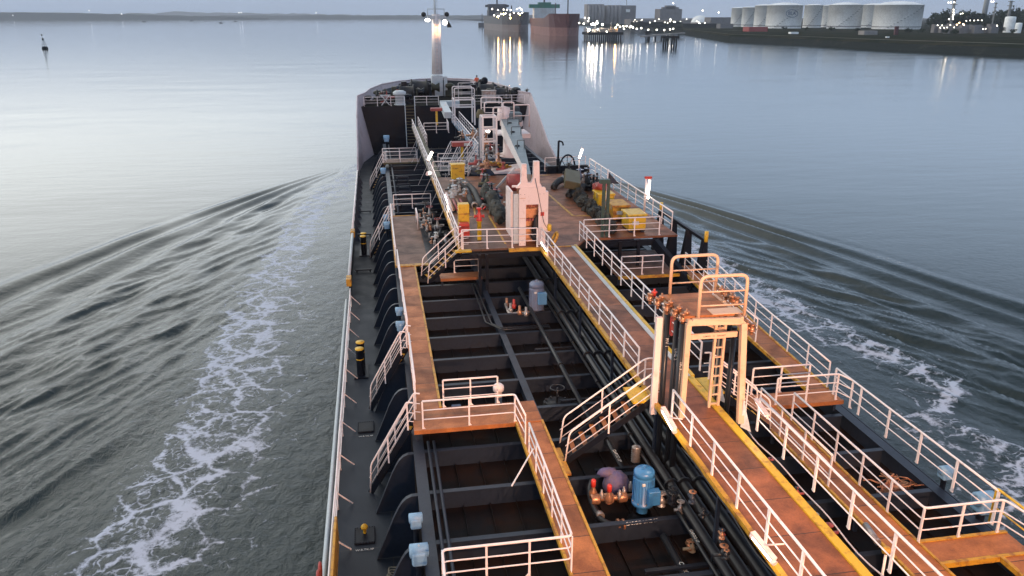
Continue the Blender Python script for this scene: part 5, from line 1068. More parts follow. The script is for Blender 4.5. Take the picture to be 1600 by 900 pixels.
# crew member: skin-modifier body, standing at the bow
def person(loc):
    px, py, pz = loc; t = thing('person', 'person in an orange jacket standing on the forecastle right of the foremast', 'person', loc)
    def skin(name, nodes, edges, mat, root=0, sub=2):
        me = bpy.data.meshes.new(name); me.from_pydata([n[0] for n in nodes], edges, []); o = bpy.data.objects.new(name, me); S.collection.objects.link(o); o.parent = t
        sk = o.modifiers.new('skin', 'SKIN')
        for i, n in enumerate(nodes): me.skin_vertices[0].data[i].radius = (n[1], n[1] * (n[2] if len(n) > 2 else 1))
        me.skin_vertices[0].data[root].use_root = True
        su = o.modifiers.new('sub', 'SUBSURF'); su.levels = sub; su.render_levels = sub; me.materials.append(mat); return o
    nodes = [((0, 0, .95), .15, .75), ((0, 0, 1.2), .145, .75), ((0, .01, 1.42), .16, .7), ((0, .02, 1.52), .06), ((.01, .05, 1.62), .085, 1.05), ((.01, .07, 1.72), .088, 1.05),
             ((-.19, .02, 1.42), .065), ((-.27, .06, 1.15), .05), ((-.2, .26, 1.02), .038), ((.19, .02, 1.42), .065), ((.28, .05, 1.15), .05), ((.22, .25, 1.0), .038),
             ((-.1, 0, .85), .10), ((-.11, .02, .48), .07), ((-.11, -.02, .09), .05), ((-.11, .12, .04), .04), ((.1, 0, .85), .10), ((.12, .03, .48), .07), ((.13, 0, .09), .05), ((.13, .14, .04), .04)]
    e = [(0, 1), (1, 2), (2, 3), (3, 4), (4, 5), (2, 6), (6, 7), (7, 8), (2, 9), (9, 10), (10, 11), (0, 12), (12, 13), (13, 14), (14, 15), (0, 16), (16, 17), (17, 18), (18, 19)]
    skin('body', nodes, e, SKIN)
    j = [((0, 0, .88), .19, .75), ((0, 0, 1.2), .18, .78), ((0, .01, 1.43), .185, .72), ((-.2, .02, 1.42), .085), ((-.28, .06, 1.15), .068), ((-.22, .22, 1.04), .055), ((.2, .02, 1.42), .085), ((.29, .05, 1.15), .068), ((.24, .21, 1.02), .055)]
    skin('jacket', j, [(0, 1), (1, 2), (2, 3), (3, 4), (4, 5), (2, 6), (6, 7), (7, 8)], ORANGE)
    q = [((0, 0, .9), .17, .75), ((-.1, 0, .82), .12), ((-.11, .02, .48), .088), ((-.11, -.01, .1), .07), ((.1, 0, .82), .12), ((.12, .03, .48), .088), ((.13, .01, .1), .07)]
    skin('trousers', q, [(0, 1), (1, 2), (2, 3), (0, 4), (4, 5), (5, 6)], DARKC)
    MB().sphere((0.01, .04, 1.70), .125, 14, (.95, 1.05, .95)).build('hair', DARKC, t, local=True)
    for s in (-1, 1):
        m = MB()
        for k in range(5): m.tube([(s * .21 + .012 * (k - 2), .24, 1.0), (s * .21 + .014 * (k - 2), .29, .985 - .004 * abs(k - 2)), (s * .20 + .014 * (k - 2), .315, .955)], [.010, .009, .006], 6)
        m.build('hand', SKIN, t, local=True)
person((PY(727, 0, 109.0).x + 1.3, 108.5, 7.41 + .35)); t = thing('step_platform', 'small steel step platform under the crew member at the bow', 'platform', (PY(727, 0, 109).x, 108.5, 7.4)); a = PY(727, 0, 109).x + 1.3; MB().bbox((a - .7, 108.1, 7.6), (a + .7, 109, 7.75)).build('plate', STEEL, t)
for x in (a - .6, a + .6): MB().bbox((x - .05, 108.2, 7.4), (x + .05, 108.9, 7.6)).build('leg', STEEL, t)
# ================================================================ bridge front with floodlights (behind the camera)
t = thing('deckhouse_front', 'white deckhouse front wall carrying the deck floodlights', 'deckhouse', (8, -4, 2)); MB().bbox((-1.5, -4.4, 2.01), (17.5, -4.0, 19.2)).build('wall', WHITE, t); m = MB()
for x in np.arange(-.5, 16.5, 2.0): m.bbox((x, -4.0, 15.6), (x + 1.5, -3.97, 16.9))
m.build('windows', RUBBER, t)
for i, (x, e, tg) in enumerate(((3.2, 9000, (4, 24, 4)), (9.0, 11500, (8.5, 22, 5)), (13.0, 9500, (13.5, 22, 4)), (7.0, 23000, (7.5, 44, 6)))):
    z = 14.6 if i < 3 else 15.0
    t = thing('floodlight', ['port', 'middle', 'starboard', 'upper'][i] + ' deck floodlight on the white deckhouse front', 'floodlight', (x, -3.6, z)); MB().bbox((x - .22, -3.85, z - .18), (x + .22, -3.62, z + .18)).build('housing', BEAM, t); MB().bbox((x - .19, -3.618, z - .15), (x + .19, -3.60, z + .15)).build('glass', emit('floodlight_glass', (1, .62, .38), 12), t)
    MB().bbox((x - .03, -4.0, z - .03), (x + .03, -3.85, z + .03)).build('arm', BEAM, t)
    ld = bpy.data.lights.new('deck_flood', 'SPOT'); ld.energy = e; ld.color = (1, .53, .31); ld.spot_size = R(75) if i < 3 else R(40); ld.spot_blend = .7; ld.shadow_soft_size = .2
    lo = bpy.data.objects.new('deck_flood', ld); S.collection.objects.link(lo); lo.parent = t; lo.location = (0, .15, 0); lo.rotation_euler = (Vector(tg) - Vector((x, -3.45, z))).to_track_quat('-Z', 'Y').to_euler()
# ================================================================ FAR SHORES
FARG = paint('far_bank_grass', (.018, .023, .015), .9, dirt=.8, dirtcol=(.045, .040, .026), dscale=.05, thr=.48, bump=0, spec=.0)
BANK = paint('dark_mud_bank', (.022, .026, .024), .85, dirt=.6, dirtcol=(.05, .048, .04), dscale=.12, bump=0, spec=.0)
ROADM = paint('pale_track', (.22, .21, .18), .9, dirt=.4, dscale=.1, bump=0, spec=.0)
TANKW = paint('tank_white', (.82, .82, .80), .5, dirt=.35, dirtcol=(.55, .52, .48), dscale=.08, thr=.5, bump=0)
CONC = paint('pale_concrete', (.27, .25, .24), .8, dirt=.4, dirtcol=(.2, .17, .15), dscale=.06, bump=0, spec=.0)
CONCD = paint('dark_concrete', (.19, .18, .18), .8, dirt=.4, dirtcol=(.14, .12, .11), dscale=.05, bump=0, spec=.0)
JET = paint('jetty_dark_timber', (.025, .026, .028), .8, dirt=.3, dscale=.3, bump=0, spec=.0)
SHR = paint('ship_dark_red_hull', (.07, .008, .012), .6, dirt=.5, dirtcol=(.16, .08, .07), dscale=.08, bump=0)
SHP = paint('ship_boot_red', (.22, .10, .09), .7, dirt=.6, dirtcol=(.14, .06, .05), dscale=.06, bump=0)
SHG = paint('ship_dark_grey_hull', (.050, .050, .060), .6, dirt=.4, dirtcol=(.10, .07, .06), dscale=.08, bump=0)
SHGB = paint('ship_grey_boot', (.18, .15, .15), .7, dirt=.4, dscale=.08, bump=0)
SHW = paint('ship_white', (.5, .52, .52), .6, dirt=.2, dscale=.1, bump=0)
SGRN = paint('ship_green', (.03, .16, .11), .6, dirt=.2, dscale=.1, bump=0)
STEELF = paint('refinery_steel', (.22, .23, .23), .6, dirt=.4, dscale=.2, bump=0)
LEAF = paint('tree_foliage', (.022, .034, .020), .9, dirt=.6, dirtcol=(.045, .055, .03), dscale=.3, thr=.5, bump=0, spec=.0)
BARK = paint('tree_bark', (.05, .04, .03), .9, bump=0, spec=.0)
LAMPF = emit('far_lamp', (1, .90, .74), 14); LAMPO = emit('far_lamp_warm', (1, .50, .16), 230); LAMPB = emit('far_lamp_bright', (1, .86, .66), 260)
def structure(o): o['kind'] = 'structure'; return o
# right bank
wl = [P(*q, 0) for q in ((1066, 52.5), (1100, 58), (1140, 64.5), (1240, 69), (1370, 77), (1480, 82), (1600, 88), (1760, 97), (2100, 120))]
def off(p, d): n = Vector((p.x, p.y, 0)).normalized(); return p + n * d
r1 = [off(p, 9) + vec(0, 0, 3.2) for p in wl]; r2 = [off(p, 34) + vec(0, 0, 4.2) for p in wl]; r0 = [off(p, -3) + vec(0, 0, -1) for p in wl]
m = MB(); m.strip(r0, r1); structure(m.build('river_bank', BANK))
m = MB(); m.strip(r1, r2); m.strip(r2, [off(p, 60) + vec(0, 0, 4.25) for p in wl]); structure(m.build('bank_grass', FARG))
m = MB(); m.strip([off(p, 34) + vec(0, 0, 4.29) for p in wl], [off(p, 40) + vec(0, 0, 4.29) for p in wl]); structure(m.build('bank_track', ROADM))
bk = [P(1010, 44, 0), P(905, 39, 0), P(760, 33, 0), vec(600, 7000, 0), vec(6500, 7000, 0), vec(6500, 1500, 0), vec(2500, 100, 0), vec(500, 60, 0)]
land = [off(p, 59) + vec(0, 0, 4.2) for p in reversed(wl)] + [p + vec(0, 0, 4.2) for p in bk]
m = MB(); m.add(land, [list(range(len(land)))]); structure(m.build('land_right', FARG))
# low bank edge behind the jetty
e0 = [wl[0], P(1010, 44, 0), P(905, 39, 0), P(760, 33, 0), vec(600, 7000, 0)]
m = MB(); m.strip([p + vec(0, 0, -1) for p in e0], [p + vec(0, 0, 4.25) for p in e0]); structure(m.build('far_bank', BANK))
# distant opposite shore, left
random.seed(1)
def ridge(name, u0, u1, Y, f, mat, n=160, thick=500):
    a = []; b = []
    for i in range(n + 1):
        u = u0 + (u1 - u0) * i / n; q = PY(u, f(u), Y); a.append(vec(q.x, Y, -1)); b.append(vec(q.x, Y, q.z))
    m = MB(); c = [p + vec(0, thick, 0) for p in b]; m.strip(a, b); m.strip(b, c); m.sm = [False] * len(m.sm); return structure(m.build(name, mat))
rn = [random.uniform(-1, 1) for _ in range(400)]
def nz_(u, s, k=0): i = u / s + 1000; j = int(i); f = i - j; f = f * f * (3 - 2 * f); return rn[(j + k) % 400] * (1 - f) + rn[(j + 1 + k) % 400] * f
ridge('wooded_shore', -900, 420, 5200, lambda u: 19.5 + max(0, (u - 60)) * .024 + .7 * nz_(u, 9) + .5 * nz_(u, 3), LEAF)
ridge('low_shore', 150, 900, 6300, lambda u: 25.6 + .5 * nz_(u, 14) + .4 * nz_(u, 4) - (1.6 if u > 320 else 0) * min(1, (u - 320) / 30), LEAF)
ridge('distant_hills', 150, 640, 9500, lambda u: 24.3 - 4.5 * math.exp(-((u - 262) / 26) ** 2) - 4.5 * math.exp(-((u - 205) / 18) ** 2) - 3 * math.exp(-((u - 320) / 60) ** 2) - 3 * math.exp(-((u - 420) / 120) ** 2) + 1.0 * nz_(u, 8), LEAF)
# lamps helper
def lamps(parent, pxs, Y, r=.55, mat=None, name='deck_lamp'):
    pr = None
    for (u, v) in pxs:
        q = PY(u, v, Y)
        if pr is None: pr = MB().sphere((0, 0, 0), r, 8).build(name, mat or LAMPF, parent, local=True); o = pr
        else: o = pr.copy(); S.collection.objects.link(o); o.parent = parent
        o.location = q - parent.location
# ships
def hullship(name, lab, bow, stern, B, Df, Da, mat, boot, zboot):
    """bow/stern: ground points; B beam; Df/Da freeboard forward and aft"""
    bow = Vector(bow); stern = Vector(stern); L_ = (stern - bow).length; d = (stern - bow).normalized(); sd_ = Vector((-d.y, d.x, 0)); t = thing(name, lab, 'ship', (bow + stern) / 2)
    st = [(-.03, .02, .0), (.0, .22, .02), (.03, .55, .22), (.07, .82, .60), (.13, .98, .92), (.3, 1, 1), (.8, 1, 1), (.95, .95, .85), (1, .82, .6)]
    def row(sgn, lev):
        o = []
        for s, wt, wb in st:
            zt3 = Df if s < .14 else Da
            if lev == 0: w, z, ss = wb, -1, max(s, .015)
            elif lev == 1: w, z, ss = wb + (wt - wb) * .35, zboot, max(s, 0)
            else: w, z, ss = wt, zt3, s
            o.append(bow + d * (ss * L_) + sd_ * (sgn * w * B / 2) + Vector((0, 0, z)))
        return o
    m = MB()
    for sgn in (-1, 1): m.strip(row(sgn, 1), row(sgn, 2))
    m.strip(row(-1, 2), row(1, 2)); m.add([row(-1, 1)[-1], row(1, 1)[-1], row(1, 2)[-1], row(-1, 2)[-1]], [(0, 1, 2, 3)]); m.add([row(-1, 1)[0], row(1, 1)[0], row(1, 2)[0], row(-1, 2)[0]], [(0, 1, 2, 3)]); m.sm = [False] * len(m.f); m.build('upper_hull', mat, t)
    m = MB()
    for sgn in (-1, 1): m.strip(row(sgn, 0), row(sgn, 1))
    m.add([row(-1, 0)[-1], row(1, 0)[-1], row(1, 1)[-1], row(-1, 1)[-1]], [(0, 1, 2, 3)]); m.add([row(-1, 0)[0], row(1, 0)[0], row(1, 1)[0], row(-1, 1)[0]], [(0, 1, 2, 3)]); m.build('lower_hull', boot, t)
    return t, bow, d, sd_, L_
bB = PY(888, 56, 735); bB.z = 0; sB = PY(845, 47, 940); sB.z = 0
t, bw, d, s_, L_ = hullship('tanker_ship', 'large dark red hulled tanker with green bridge roof moored at the jetty', bB, sB, 30, 19.5, 15.5, SHR, SHP, 7.5)
def sblock(t, f, w, l, z0, z1, nm, mat, so=0):
    c = bw + d * (f * L_) + s_ * so; a = math.atan2(d.y, d.x); MB().box((c.x, c.y, (z0 + z1) / 2), (l, w, z1 - z0), a).build(nm, mat, t)
sblock(t, .86, 24, 14, 15.5, 26, 'superstructure', SHW); sblock(t, .86, 34, 7, 26.0, 30, 'bridge_wing', SGRN); sblock(t, .86, 14, 8, 30.0, 32, 'bridge_roof', SGRN); sblock(t, .92, 7, 8, 15.5, 31, 'funnel', SGRN); sblock(t, .86, 1.6, 1.6, 32, 40, 'mast', SHG); sblock(t, .86, 9, 1.0, 35, 35.8, 'mast', SHG); sblock(t, .42, .8, .8, 15.5, 30, 'deck_post', SHG); sblock(t, .5, 8, 1, 15.5, 20, 'manifold', SHG); sblock(t, .03, 1, 1, 19, 38, 'foremast', SHG)
lamps(t, [(864, 22.5), (869, 22.8), (875, 22.2), (881, 22.8), (888, 22.5), (897, 23.6), (902, 23)], 760, .45)
bA = PY(812, 50, 950); bA.z = 0; sA = PY(770, 42, 1250); sA.z = 0
t, bw, d, s_, L_ = hullship('cargo_ship', 'dark grey hulled cargo ship with bright deck lights behind the red tanker', bA, sA, 34, 22, 18, SHG, SHGB, 8)
sblock(t, .8, 26, 16, 18, 34, 'superstructure', SHG); sblock(t, .8, 2, 2, 34, 46, 'mast', SHG); sblock(t, .8, 34, 6, 30, 33, 'bridge_wing', SHG); sblock(t, .25, 1.5, 1.5, 22, 30, 'crane_post', SHG); sblock(t, .5, 20, 60, 18, 22, 'hatch_covers', SHG)
for k in range(6): sblock(t, .35 + .07 * k, 2, 4, 22, 25 + k % 3, 'deck_gear', SHG)
lamps(t, [(769, 14), (778, 15.5), (787, 15), (792, 15.5), (798, 15.5), (808, 14), (812, 12.5), (815, 15), (783, 22), (790, 21), (797, 23), (803, 20), (810, 21), (816, 20), (772, 24), (779, 25)], 940, .7)
lamps(t, [(778, 26), (787, 22), (797, 28), (812, 22)], 925, .65, LAMPO, 'warm_lamp')
t = thing('service_vessel', 'low dark vessels and gear moored left of the grey cargo ship', 'boat', P(762, 40, 0)); q = P(760, 41, 0); m = MB(); m.bbox((q.x - 14, q.y, -.5), (q.x + 22, q.y + 12, 6)); m.build('hull', SHG, t); MB().bbox((q.x, q.y + 2, 6), (q.x + 8, q.y + 9, 13)).build('deckhouse', SHG, t)
for dx, hh in ((-8, 22), (2, 28), (10, 20)): MB().bbox((q.x + dx, q.y + 4, 6), (q.x + dx + 1.2, q.y + 5, hh)).build('mast', SHG, t)
# jetty
t = thing('jetty', 'dark piled jetty head crowded with bright lamps right of the red tanker', 'jetty', P(960, 62, 0)); a = P(917, 61, 0); c = P(1004, 64, 0)
MB().bbox((a.x, a.y - 4, 3.2), (c.x + 2, a.y + 16, 5.2)).build('deck', JET, t)
m = MB()
for k in range(16): x = a.x + 1 + (c.x - a.x) * k / 15.5; m.cyl((x, a.y - 3, -1), (x, a.y - 3, 3.2), .5, 8); m.cyl((x, a.y + 10, -1), (x, a.y + 10, 3.2), .5, 8)
m.build('piles', JET, t); random.seed(15)
for k in range(26): x = random.uniform(a.x, c.x); MB().box((x, a.y + random.uniform(-2, 12), 5.2 + 1.2), (random.uniform(1, 4), 2, random.uniform(1.5, 4.5))).build('equipment_box', CONCD, t)
for u, v in ((930, 33), (955, 34), (968, 36), (985, 38)): q = PY(u, v, a.y + 3); MB().cyl((q.x, q.y, 5), (q.x, q.y, q.z), .25, 6).build('lamp_post', STEELF, t)
lamps(t, [(905, 36), (912, 37), (919, 33), (924, 38), (930, 38.5), (926, 37), (941, 38.5), (965, 39), (974, 41), (979, 41), (984, 42.5), (989, 43), (921, 47), (934, 46), (948, 49.5), (975, 45), (995, 45), (1002, 44), (914, 28), (920, 28.5), (933, 33), (986, 41), (969, 42)], a.y, .55)
lamps(t, [(962, 43)], a.y - 2, .5, LAMPO, 'warm_lamp'); lamps(t, [(921, 46.5), (927, 38), (933, 36), (941, 38.5)], a.y - 2, .6, LAMPB, 'bright_lamp')
t = thing('pilot_boat', 'white workboat under the brightest jetty lamps', 'boat', P(934, 56, 0)); q = P(933, 58, 0); m = MB(); m.prism([(q.x - 7, q.y, 0), (q.x + 7, q.y, 0), (q.x + 8.5, q.y, 2.2), (q.x - 7.5, q.y, 2.0)], (0, 4, 0)); m.build('hull', SHW, t); MB().bbox((q.x - 3, q.y + .7, 2.1), (q.x + 3, q.y + 3.3, 5)).build('cabin', SHW, t)
t = thing('jetty_bridge', 'long thin approach bridge from the jetty head to the right bank', 'bridge', P(1030, 52, 0)); a = P(1003, 57, 3.2); c = P(1068, 51.5, 3.2); MB().bar(a, c, 3, 1.0).build('deck', CONC, t)
for k in range(1, 7): q = a.lerp(c, k / 7); MB().cyl((q.x, q.y, -1), (q.x, q.y, 3), .6, 8).build('pile', JET, t)
lamps(t, [(1013, 46.5), (1026, 46.5), (1038, 47), (1047, 46), (1052, 45)], 640, .5)
for i, u in enumerate((1012, 1040, 1053)):
    q = P(u, 71 if i else 60, 0); t = thing('mooring_dolphin', ['small', 'middle', 'right'][i] + ' dark piled mooring dolphin right of the jetty', 'dolphin', q, 'mooring dolphins by the jetty')
    for dx in (-1.6, 0, 1.6): MB().cyl((q.x + dx, q.y, -1), (q.x + dx * .8, q.y, 4.5), .55, 8).build('pile', JET, t)
    MB().box((q.x, q.y, 5), (5, 4, 1.2)).build('cap', JET, t)
# buildings and industry
def bld(lab, u0, u1, vt, vb, Y, mat, name='industrial_building', cat='building', roof=0, cyl=False, extra=None):
    a = PY(u0, vb, Y); c = PY(u1, vt, Y); z0 = 4.2 if Y < 1800 else 3; t = thing(name, lab, cat, (a.x, Y, z0))
    if cyl: r = (c.x - a.x) / 2; MB().lathe([(r, 0), (r, c.z - z0), (r * .9, c.z - z0 + roof), (.001, c.z - z0 + roof * 1.3)], ((a.x + c.x) / 2, Y + r, z0), 28).build('wall', mat, t)
    else: MB().bbox((a.x, Y, z0), (c.x, Y + (c.x - a.x) * .7, c.z)).build('wall', mat, t)
    return t
t = bld('long grey silo block on the horizon, its left half', 917, 944, 6.5, 36, 1500, CONC); 
for u in (921, 926, 931, 937, 942): q = PY(u, 8, 1500); MB().cyl((q.x, 1499, 4), (q.x, 1499, q.z), 3, 12).build('silo', CONC, t)
MB().bbox((PY(921, 0, 1500).x, 1502, PY(0, 6.5, 1500).z), (PY(938, 0, 1500).x, 1512, PY(0, 4.8, 1500).z)).build('roof_house', CONCD, t)
t = bld('long grey silo block on the horizon, its right half with a mast', 946, 994, 8.5, 36, 1510, CONCD)
for u in (950, 956, 962, 968): q = PY(u, 8, 1510); MB().cyl((q.x, 1508, 4), (q.x, 1508, q.z), 3.4, 12).build('silo', CONC, t)
MB().cyl(PY(979, 30, 1510), PY(979, -2, 1510), .6, 6).build('mast', STEELF, t); MB().bbox((PY(979, 0, 1506).x, 1505, PY(0, 18, 1506).z), (PY(985, 0, 1506).x, 1507, PY(0, 13, 1506).z)).build('sign_panel', TANKW, t)
t = bld('grey stepped dome building on the horizon', 1031, 1066, 14, 30, 1450, CONCD)
for u0, u1, v in ((1037, 1062, 9), (1042, 1057, 6)): MB().bbox((PY(u0, 0, 1450).x, 1451, PY(0, 15, 1450).z), (PY(u1, 0, 1450).x, 1460, PY(0, v, 1450).z)).build('upper_tier', CONCD, t)
lamps(t, [(1052, 5)], 1440, .9)
t = thing('storage_dome', 'pale low storage dome right of the stepped building', 'dome', PY(1094, 30, 1300)); c = PY(1094, 30, 1300); MB().lathe([(15, 0), (14.5, 6), (11, 11), (6, 14), (.001, 15)], (c.x, c.y, 4.2), 28).build('dome', TANKW, t); lamps(t, [(1098, 16.5), (1123, 19.5)], 1280, .9)
random.seed(44)
far_lab = ['low dark shed on the skyline below the silos', 'long low shed right of the silo block', 'low shed under the stepped dome building', 'long dark quay building behind the jetty bridge', 'shed left of the white tank farm', 'low pale shed with lights before the dome', 'small shed beside the first white tank']
for i, (u0, u1, vt, vb, Y, mt) in enumerate(((985, 1030, 30, 42, 1200, CONCD), (1000, 1066, 34, 45, 1050, BANK), (1035, 1080, 31, 42, 1150, CONCD), (1066, 1125, 37, 48, 960, BANK), (1110, 1145, 27, 40, 1150, CONCD), (1085, 1112, 35, 44, 980, CONC), (1125, 1146, 37, 48, 900, CONCD))):
    t = bld(far_lab[i], u0, u1, vt, vb, Y, mt, 'quay_shed', 'shed')
    if i in (0, 1, 2, 5): lamps(t, [(random.uniform(u0, u1), vt - random.uniform(-4, 2)) for _ in range(7)], Y - 5, .5)
# white tanks
tanks = [(1146, 1168, 13, 45, 1050, 'small pale tank at the left end of the tank farm'), (1163, 1186, 12, 45, 1020, 'second tank from the left, half hidden'), (1185, 1217, 9, 45, 960, 'third white tank from the left, behind the one with the oval mark'),
         (1211, 1266, 8.5, 46, 880, 'big white tank with an oval mark on its wall'), (1262, 1292, 8.5, 46, 930, 'shaded tank just right of the one with the oval mark'), (1288, 1312, 9, 46, 970, 'narrow pale tank in the middle of the tank farm'),
         (1308, 1360, 8, 47, 850, 'wide white tank in the middle right of the tank farm'), (1355, 1392, 8, 47, 920, 'tank behind and between the two widest right tanks'), (1389, 1461, 8, 47, 800, 'widest white tank at the right end of the tank farm')]
for i, (u0, u1, vt, vb, Y, lab) in enumerate(tanks):
    a = PY(u0, vb, Y); c = PY(u1, vt, Y); r = (c.x - a.x) / 2; hh = c.z - 4.2; cx = (a.x + c.x) / 2; t = thing('storage_tank', lab, 'tank', (cx, Y + r, 4.2), 'white storage tanks on the right bank')
    MB().lathe([(r, 0), (r, hh), (r * 1.008, hh), (r * 1.008, hh + .5)], (cx, Y + r, 4.2), 48).build('shell', TANKW, t)
    MB().lathe([(r * 1.005, hh + .45), (r * .6, hh + r * .13), (r * .2, hh + r * .17), (.001, hh + r * .175)], (cx, Y + r, 4.2), 48).build('roof', TANKW, t)
    MB().lathe([(r * 1.004, 2.0), (r * 1.012, 2.1), (r * 1.012, 2.7), (r * 1.004, 2.8)], (cx, Y + r, 4.2), 48).build('wind_girder', CONCD, t)
    m = MB()
    for k in range(14): ang = R(-150 + k * 7); m.box((cx + (r + .6) * math.cos(ang), Y + r + (r + .6) * math.sin(ang), 4.2 + hh * k / 13.5), (1.6, 1.2, .5))
    m.build('spiral_stair', STEELF, t)
    if 'oval' in lab and i == 3:
        el_ = MB(); n = 40; cu, cv = 1237.5, 21.0
        def wallp(u, v, e=0):
            q = PY(u, v, Y); x = q.x
            for _ in range(4): yy = Y + r - math.sqrt(max(0, (r + .15 + e) ** 2 - (x - cx) ** 2)); q = PY(u, v, yy); x = q.x
            return q
        o1 = [wallp(cu + 9.2 * math.cos(k * 2 * math.pi / n), cv + 6.0 * math.sin(k * 2 * math.pi / n), .3) for k in range(n)]
        el_.tube(o1, .28, 6, closed=True); el_.build('oval_mark', BLUG, t)
        q = wallp(cu, cv, .3); ang = math.atan2(q.x - cx, -(q.y - (Y + r))); text_part('BLA', 5.4, BLUG, t, q, (math.pi / 2, 0, ang), extr=.05)
# pipe rack / sheds before the tanks
for i, (u0, u1, vt, vb, Y, mt, lab) in enumerate(((1170, 1200, 42, 50, 700, DRED, 'low reddish pipe rack before the left tanks'), (1350, 1372, 48, 54, 560, CONC, 'small pale shed on the bank before the tanks'), (1398, 1405, 41, 56, 560, SHR, 'small brick red tower on the bank before the right tank'), (1385, 1390, 57, 61, 480, TANKW, 'tiny white hut on the bank top'), (1236, 1248, 50, 53, 600, TANKW, 'small white hut near the tank with the oval mark'), (1575, 1592, 28, 45, 620, TANKW, 'small white tank at the far right among the trees'), (1590, 1600, 38, 46, 600, TANKW, 'pale box beside the small white tank at the far right'), (1140, 1180, 49, 52, 760, CONC, 'low pale wall on the bank left of the tanks'))):
    bld(lab, u0, u1, vt, vb, Y, mt, 'bank_shed', 'shed', cyl='tank' in lab and 'small white tank at' in lab, roof=1)
# refinery towers
for i, (u0, u1, vt, Y, lab) in enumerate(((1481, 1495, -2, 620, 'tall refinery tower striped with lamps right of the tanks'), (1547, 1558, 4, 640, 'grey refinery column with platforms near the right edge'), (1559, 1567, 6, 660, 'slim refinery column right of the grey one'), (1538, 1541, -20, 760, 'tall thin pale chimney between the refinery towers'), (1574, 1578, 1, 700, 'thin lattice stack near the right edge'))):
    a = PY(u0, 48, Y); c = PY(u1, vt, Y); t = thing('refinery_tower', lab, 'tower', (a.x, Y, 4.2)); r = (c.x - a.x) / 2; cx = (a.x + c.x) / 2
    MB().cyl((cx, Y, 4.2), (cx, Y, c.z), r * .7, 16).build('column', STEELF, t)
    if i in (0, 1, 4):
        m = MB()
        for k in range(7): z = 4.2 + (c.z - 4.2) * (k + 1) / 7.2; m.box((cx, Y, z), (2.2 * r, 2.2 * r, .5))
        m.build('platforms', CONCD, t)
    if i == 0: lamps(t, [(1482, 4), (1486, 3.8), (1491, 3.5), (1490, 15.2), (1490, 19), (1490, 22.5), (1489, 26), (1489, 30), (1483, 30)], Y - 8, .42)
    if i == 1: lamps(t, [(1549, 2.5), (1552, 2.4), (1558, 40)], Y - 8, .42)
t = thing('refinery_yard', 'low lit refinery yard of pipes at the foot of the striped tower', 'refinery', PY(1500, 45, 600)); random.seed(19)
for k in range(40): q = PY(random.uniform(1462, 1555), 44, random.uniform(590, 680)); w = random.uniform(2, 9); MB().box((q.x, q.y, 4.2 + 2), (w, 4, random.uniform(2, 10))).build('pipe_rack', CONCD, t)
lamps(t, [(1465, 39.5), (1472, 39.7), (1469, 43.2), (1475, 43.4), (1480, 43), (1485, 39), (1491, 42.8), (1501, 21.5), (1504, 21), (1510, 32.5), (1516, 32), (1522, 32), (1528, 31.8), (1534, 31.8), (1536, 45.5), (1540, 45)], 585, .30)
lamps(t, [(1495, 38.5), (1499, 35.5), (1506, 39), (1505, 37.5)], 584, .5, emit('far_lamp_amber', (1, .6, .3), 10), 'warm_lamp')
# trees behind the refinery
random.seed(23)
def make_tree(h_, w):
    t = thing('tree', 'dark tree in the wooded rise behind the refinery', 'tree', (0, 0, 0), 'dark trees behind the refinery')
    m = MB(); m.cyl((0, 0, 0), (0, 0, h_ * .5), .5, 8, .2)
    for k in range(5): a = k * 1.3; m.tube([(0, 0, h_ * .3), (w * .3 * math.cos(a), w * .3 * math.sin(a), h_ * .6)], [.2, .06], 5)
    m.build('trunk', BARK, t, local=True); m = MB(); cl = [(random.uniform(-.5, .5) * w, random.uniform(-.5, .5) * w, h_ * random.uniform(.35, .85), random.uniform(.18, .34) * w) for _ in range(14)]
    for c in cl:
        for _ in range(60):
            v = Vector((random.gauss(0, 1), random.gauss(0, 1), random.gauss(0, 1))).normalized() * c[3] * random.uniform(.6, 1.1); p = Vector(c[:3]) + v; s = random.uniform(.35, .8)
            a = Vector((random.gauss(0, 1), random.gauss(0, 1), random.gauss(0, 1))).normalized() * s; b = a.orthogonal().normalized() * s
            m.add([p - a, p + b, p + a, p - b], [(0, 1, 2, 3)])
    m.build('crown', LEAF, t, local=True); return t
protos = [make_tree(14, 11), make_tree(11, 12), make_tree(17, 13)]
ordn = ['first', 'second', 'third', 'fourth', 'fifth', 'sixth', 'seventh', 'eighth', 'ninth', 'tenth', 'eleventh', 'twelfth', 'thirteenth', 'fourteenth', 'fifteenth', 'sixteenth', 'seventeenth', 'eighteenth', 'nineteenth', 'twentieth']
def tree_label(k, u):
    if k < 18: return ordn[k] + ' dark tree from the left on the skyline behind the refinery'
    if k in (18, 19, 20, 21): return ordn[k - 18] + ' low bush from the left at the foot of the refinery'
    if k < 28: return ordn[27 - k] + ' small bush from the left under the white tanks'
    return ordn[k - 28] + ' dark tree in the nearer row before the skyline trees by the right edge'
k = 0
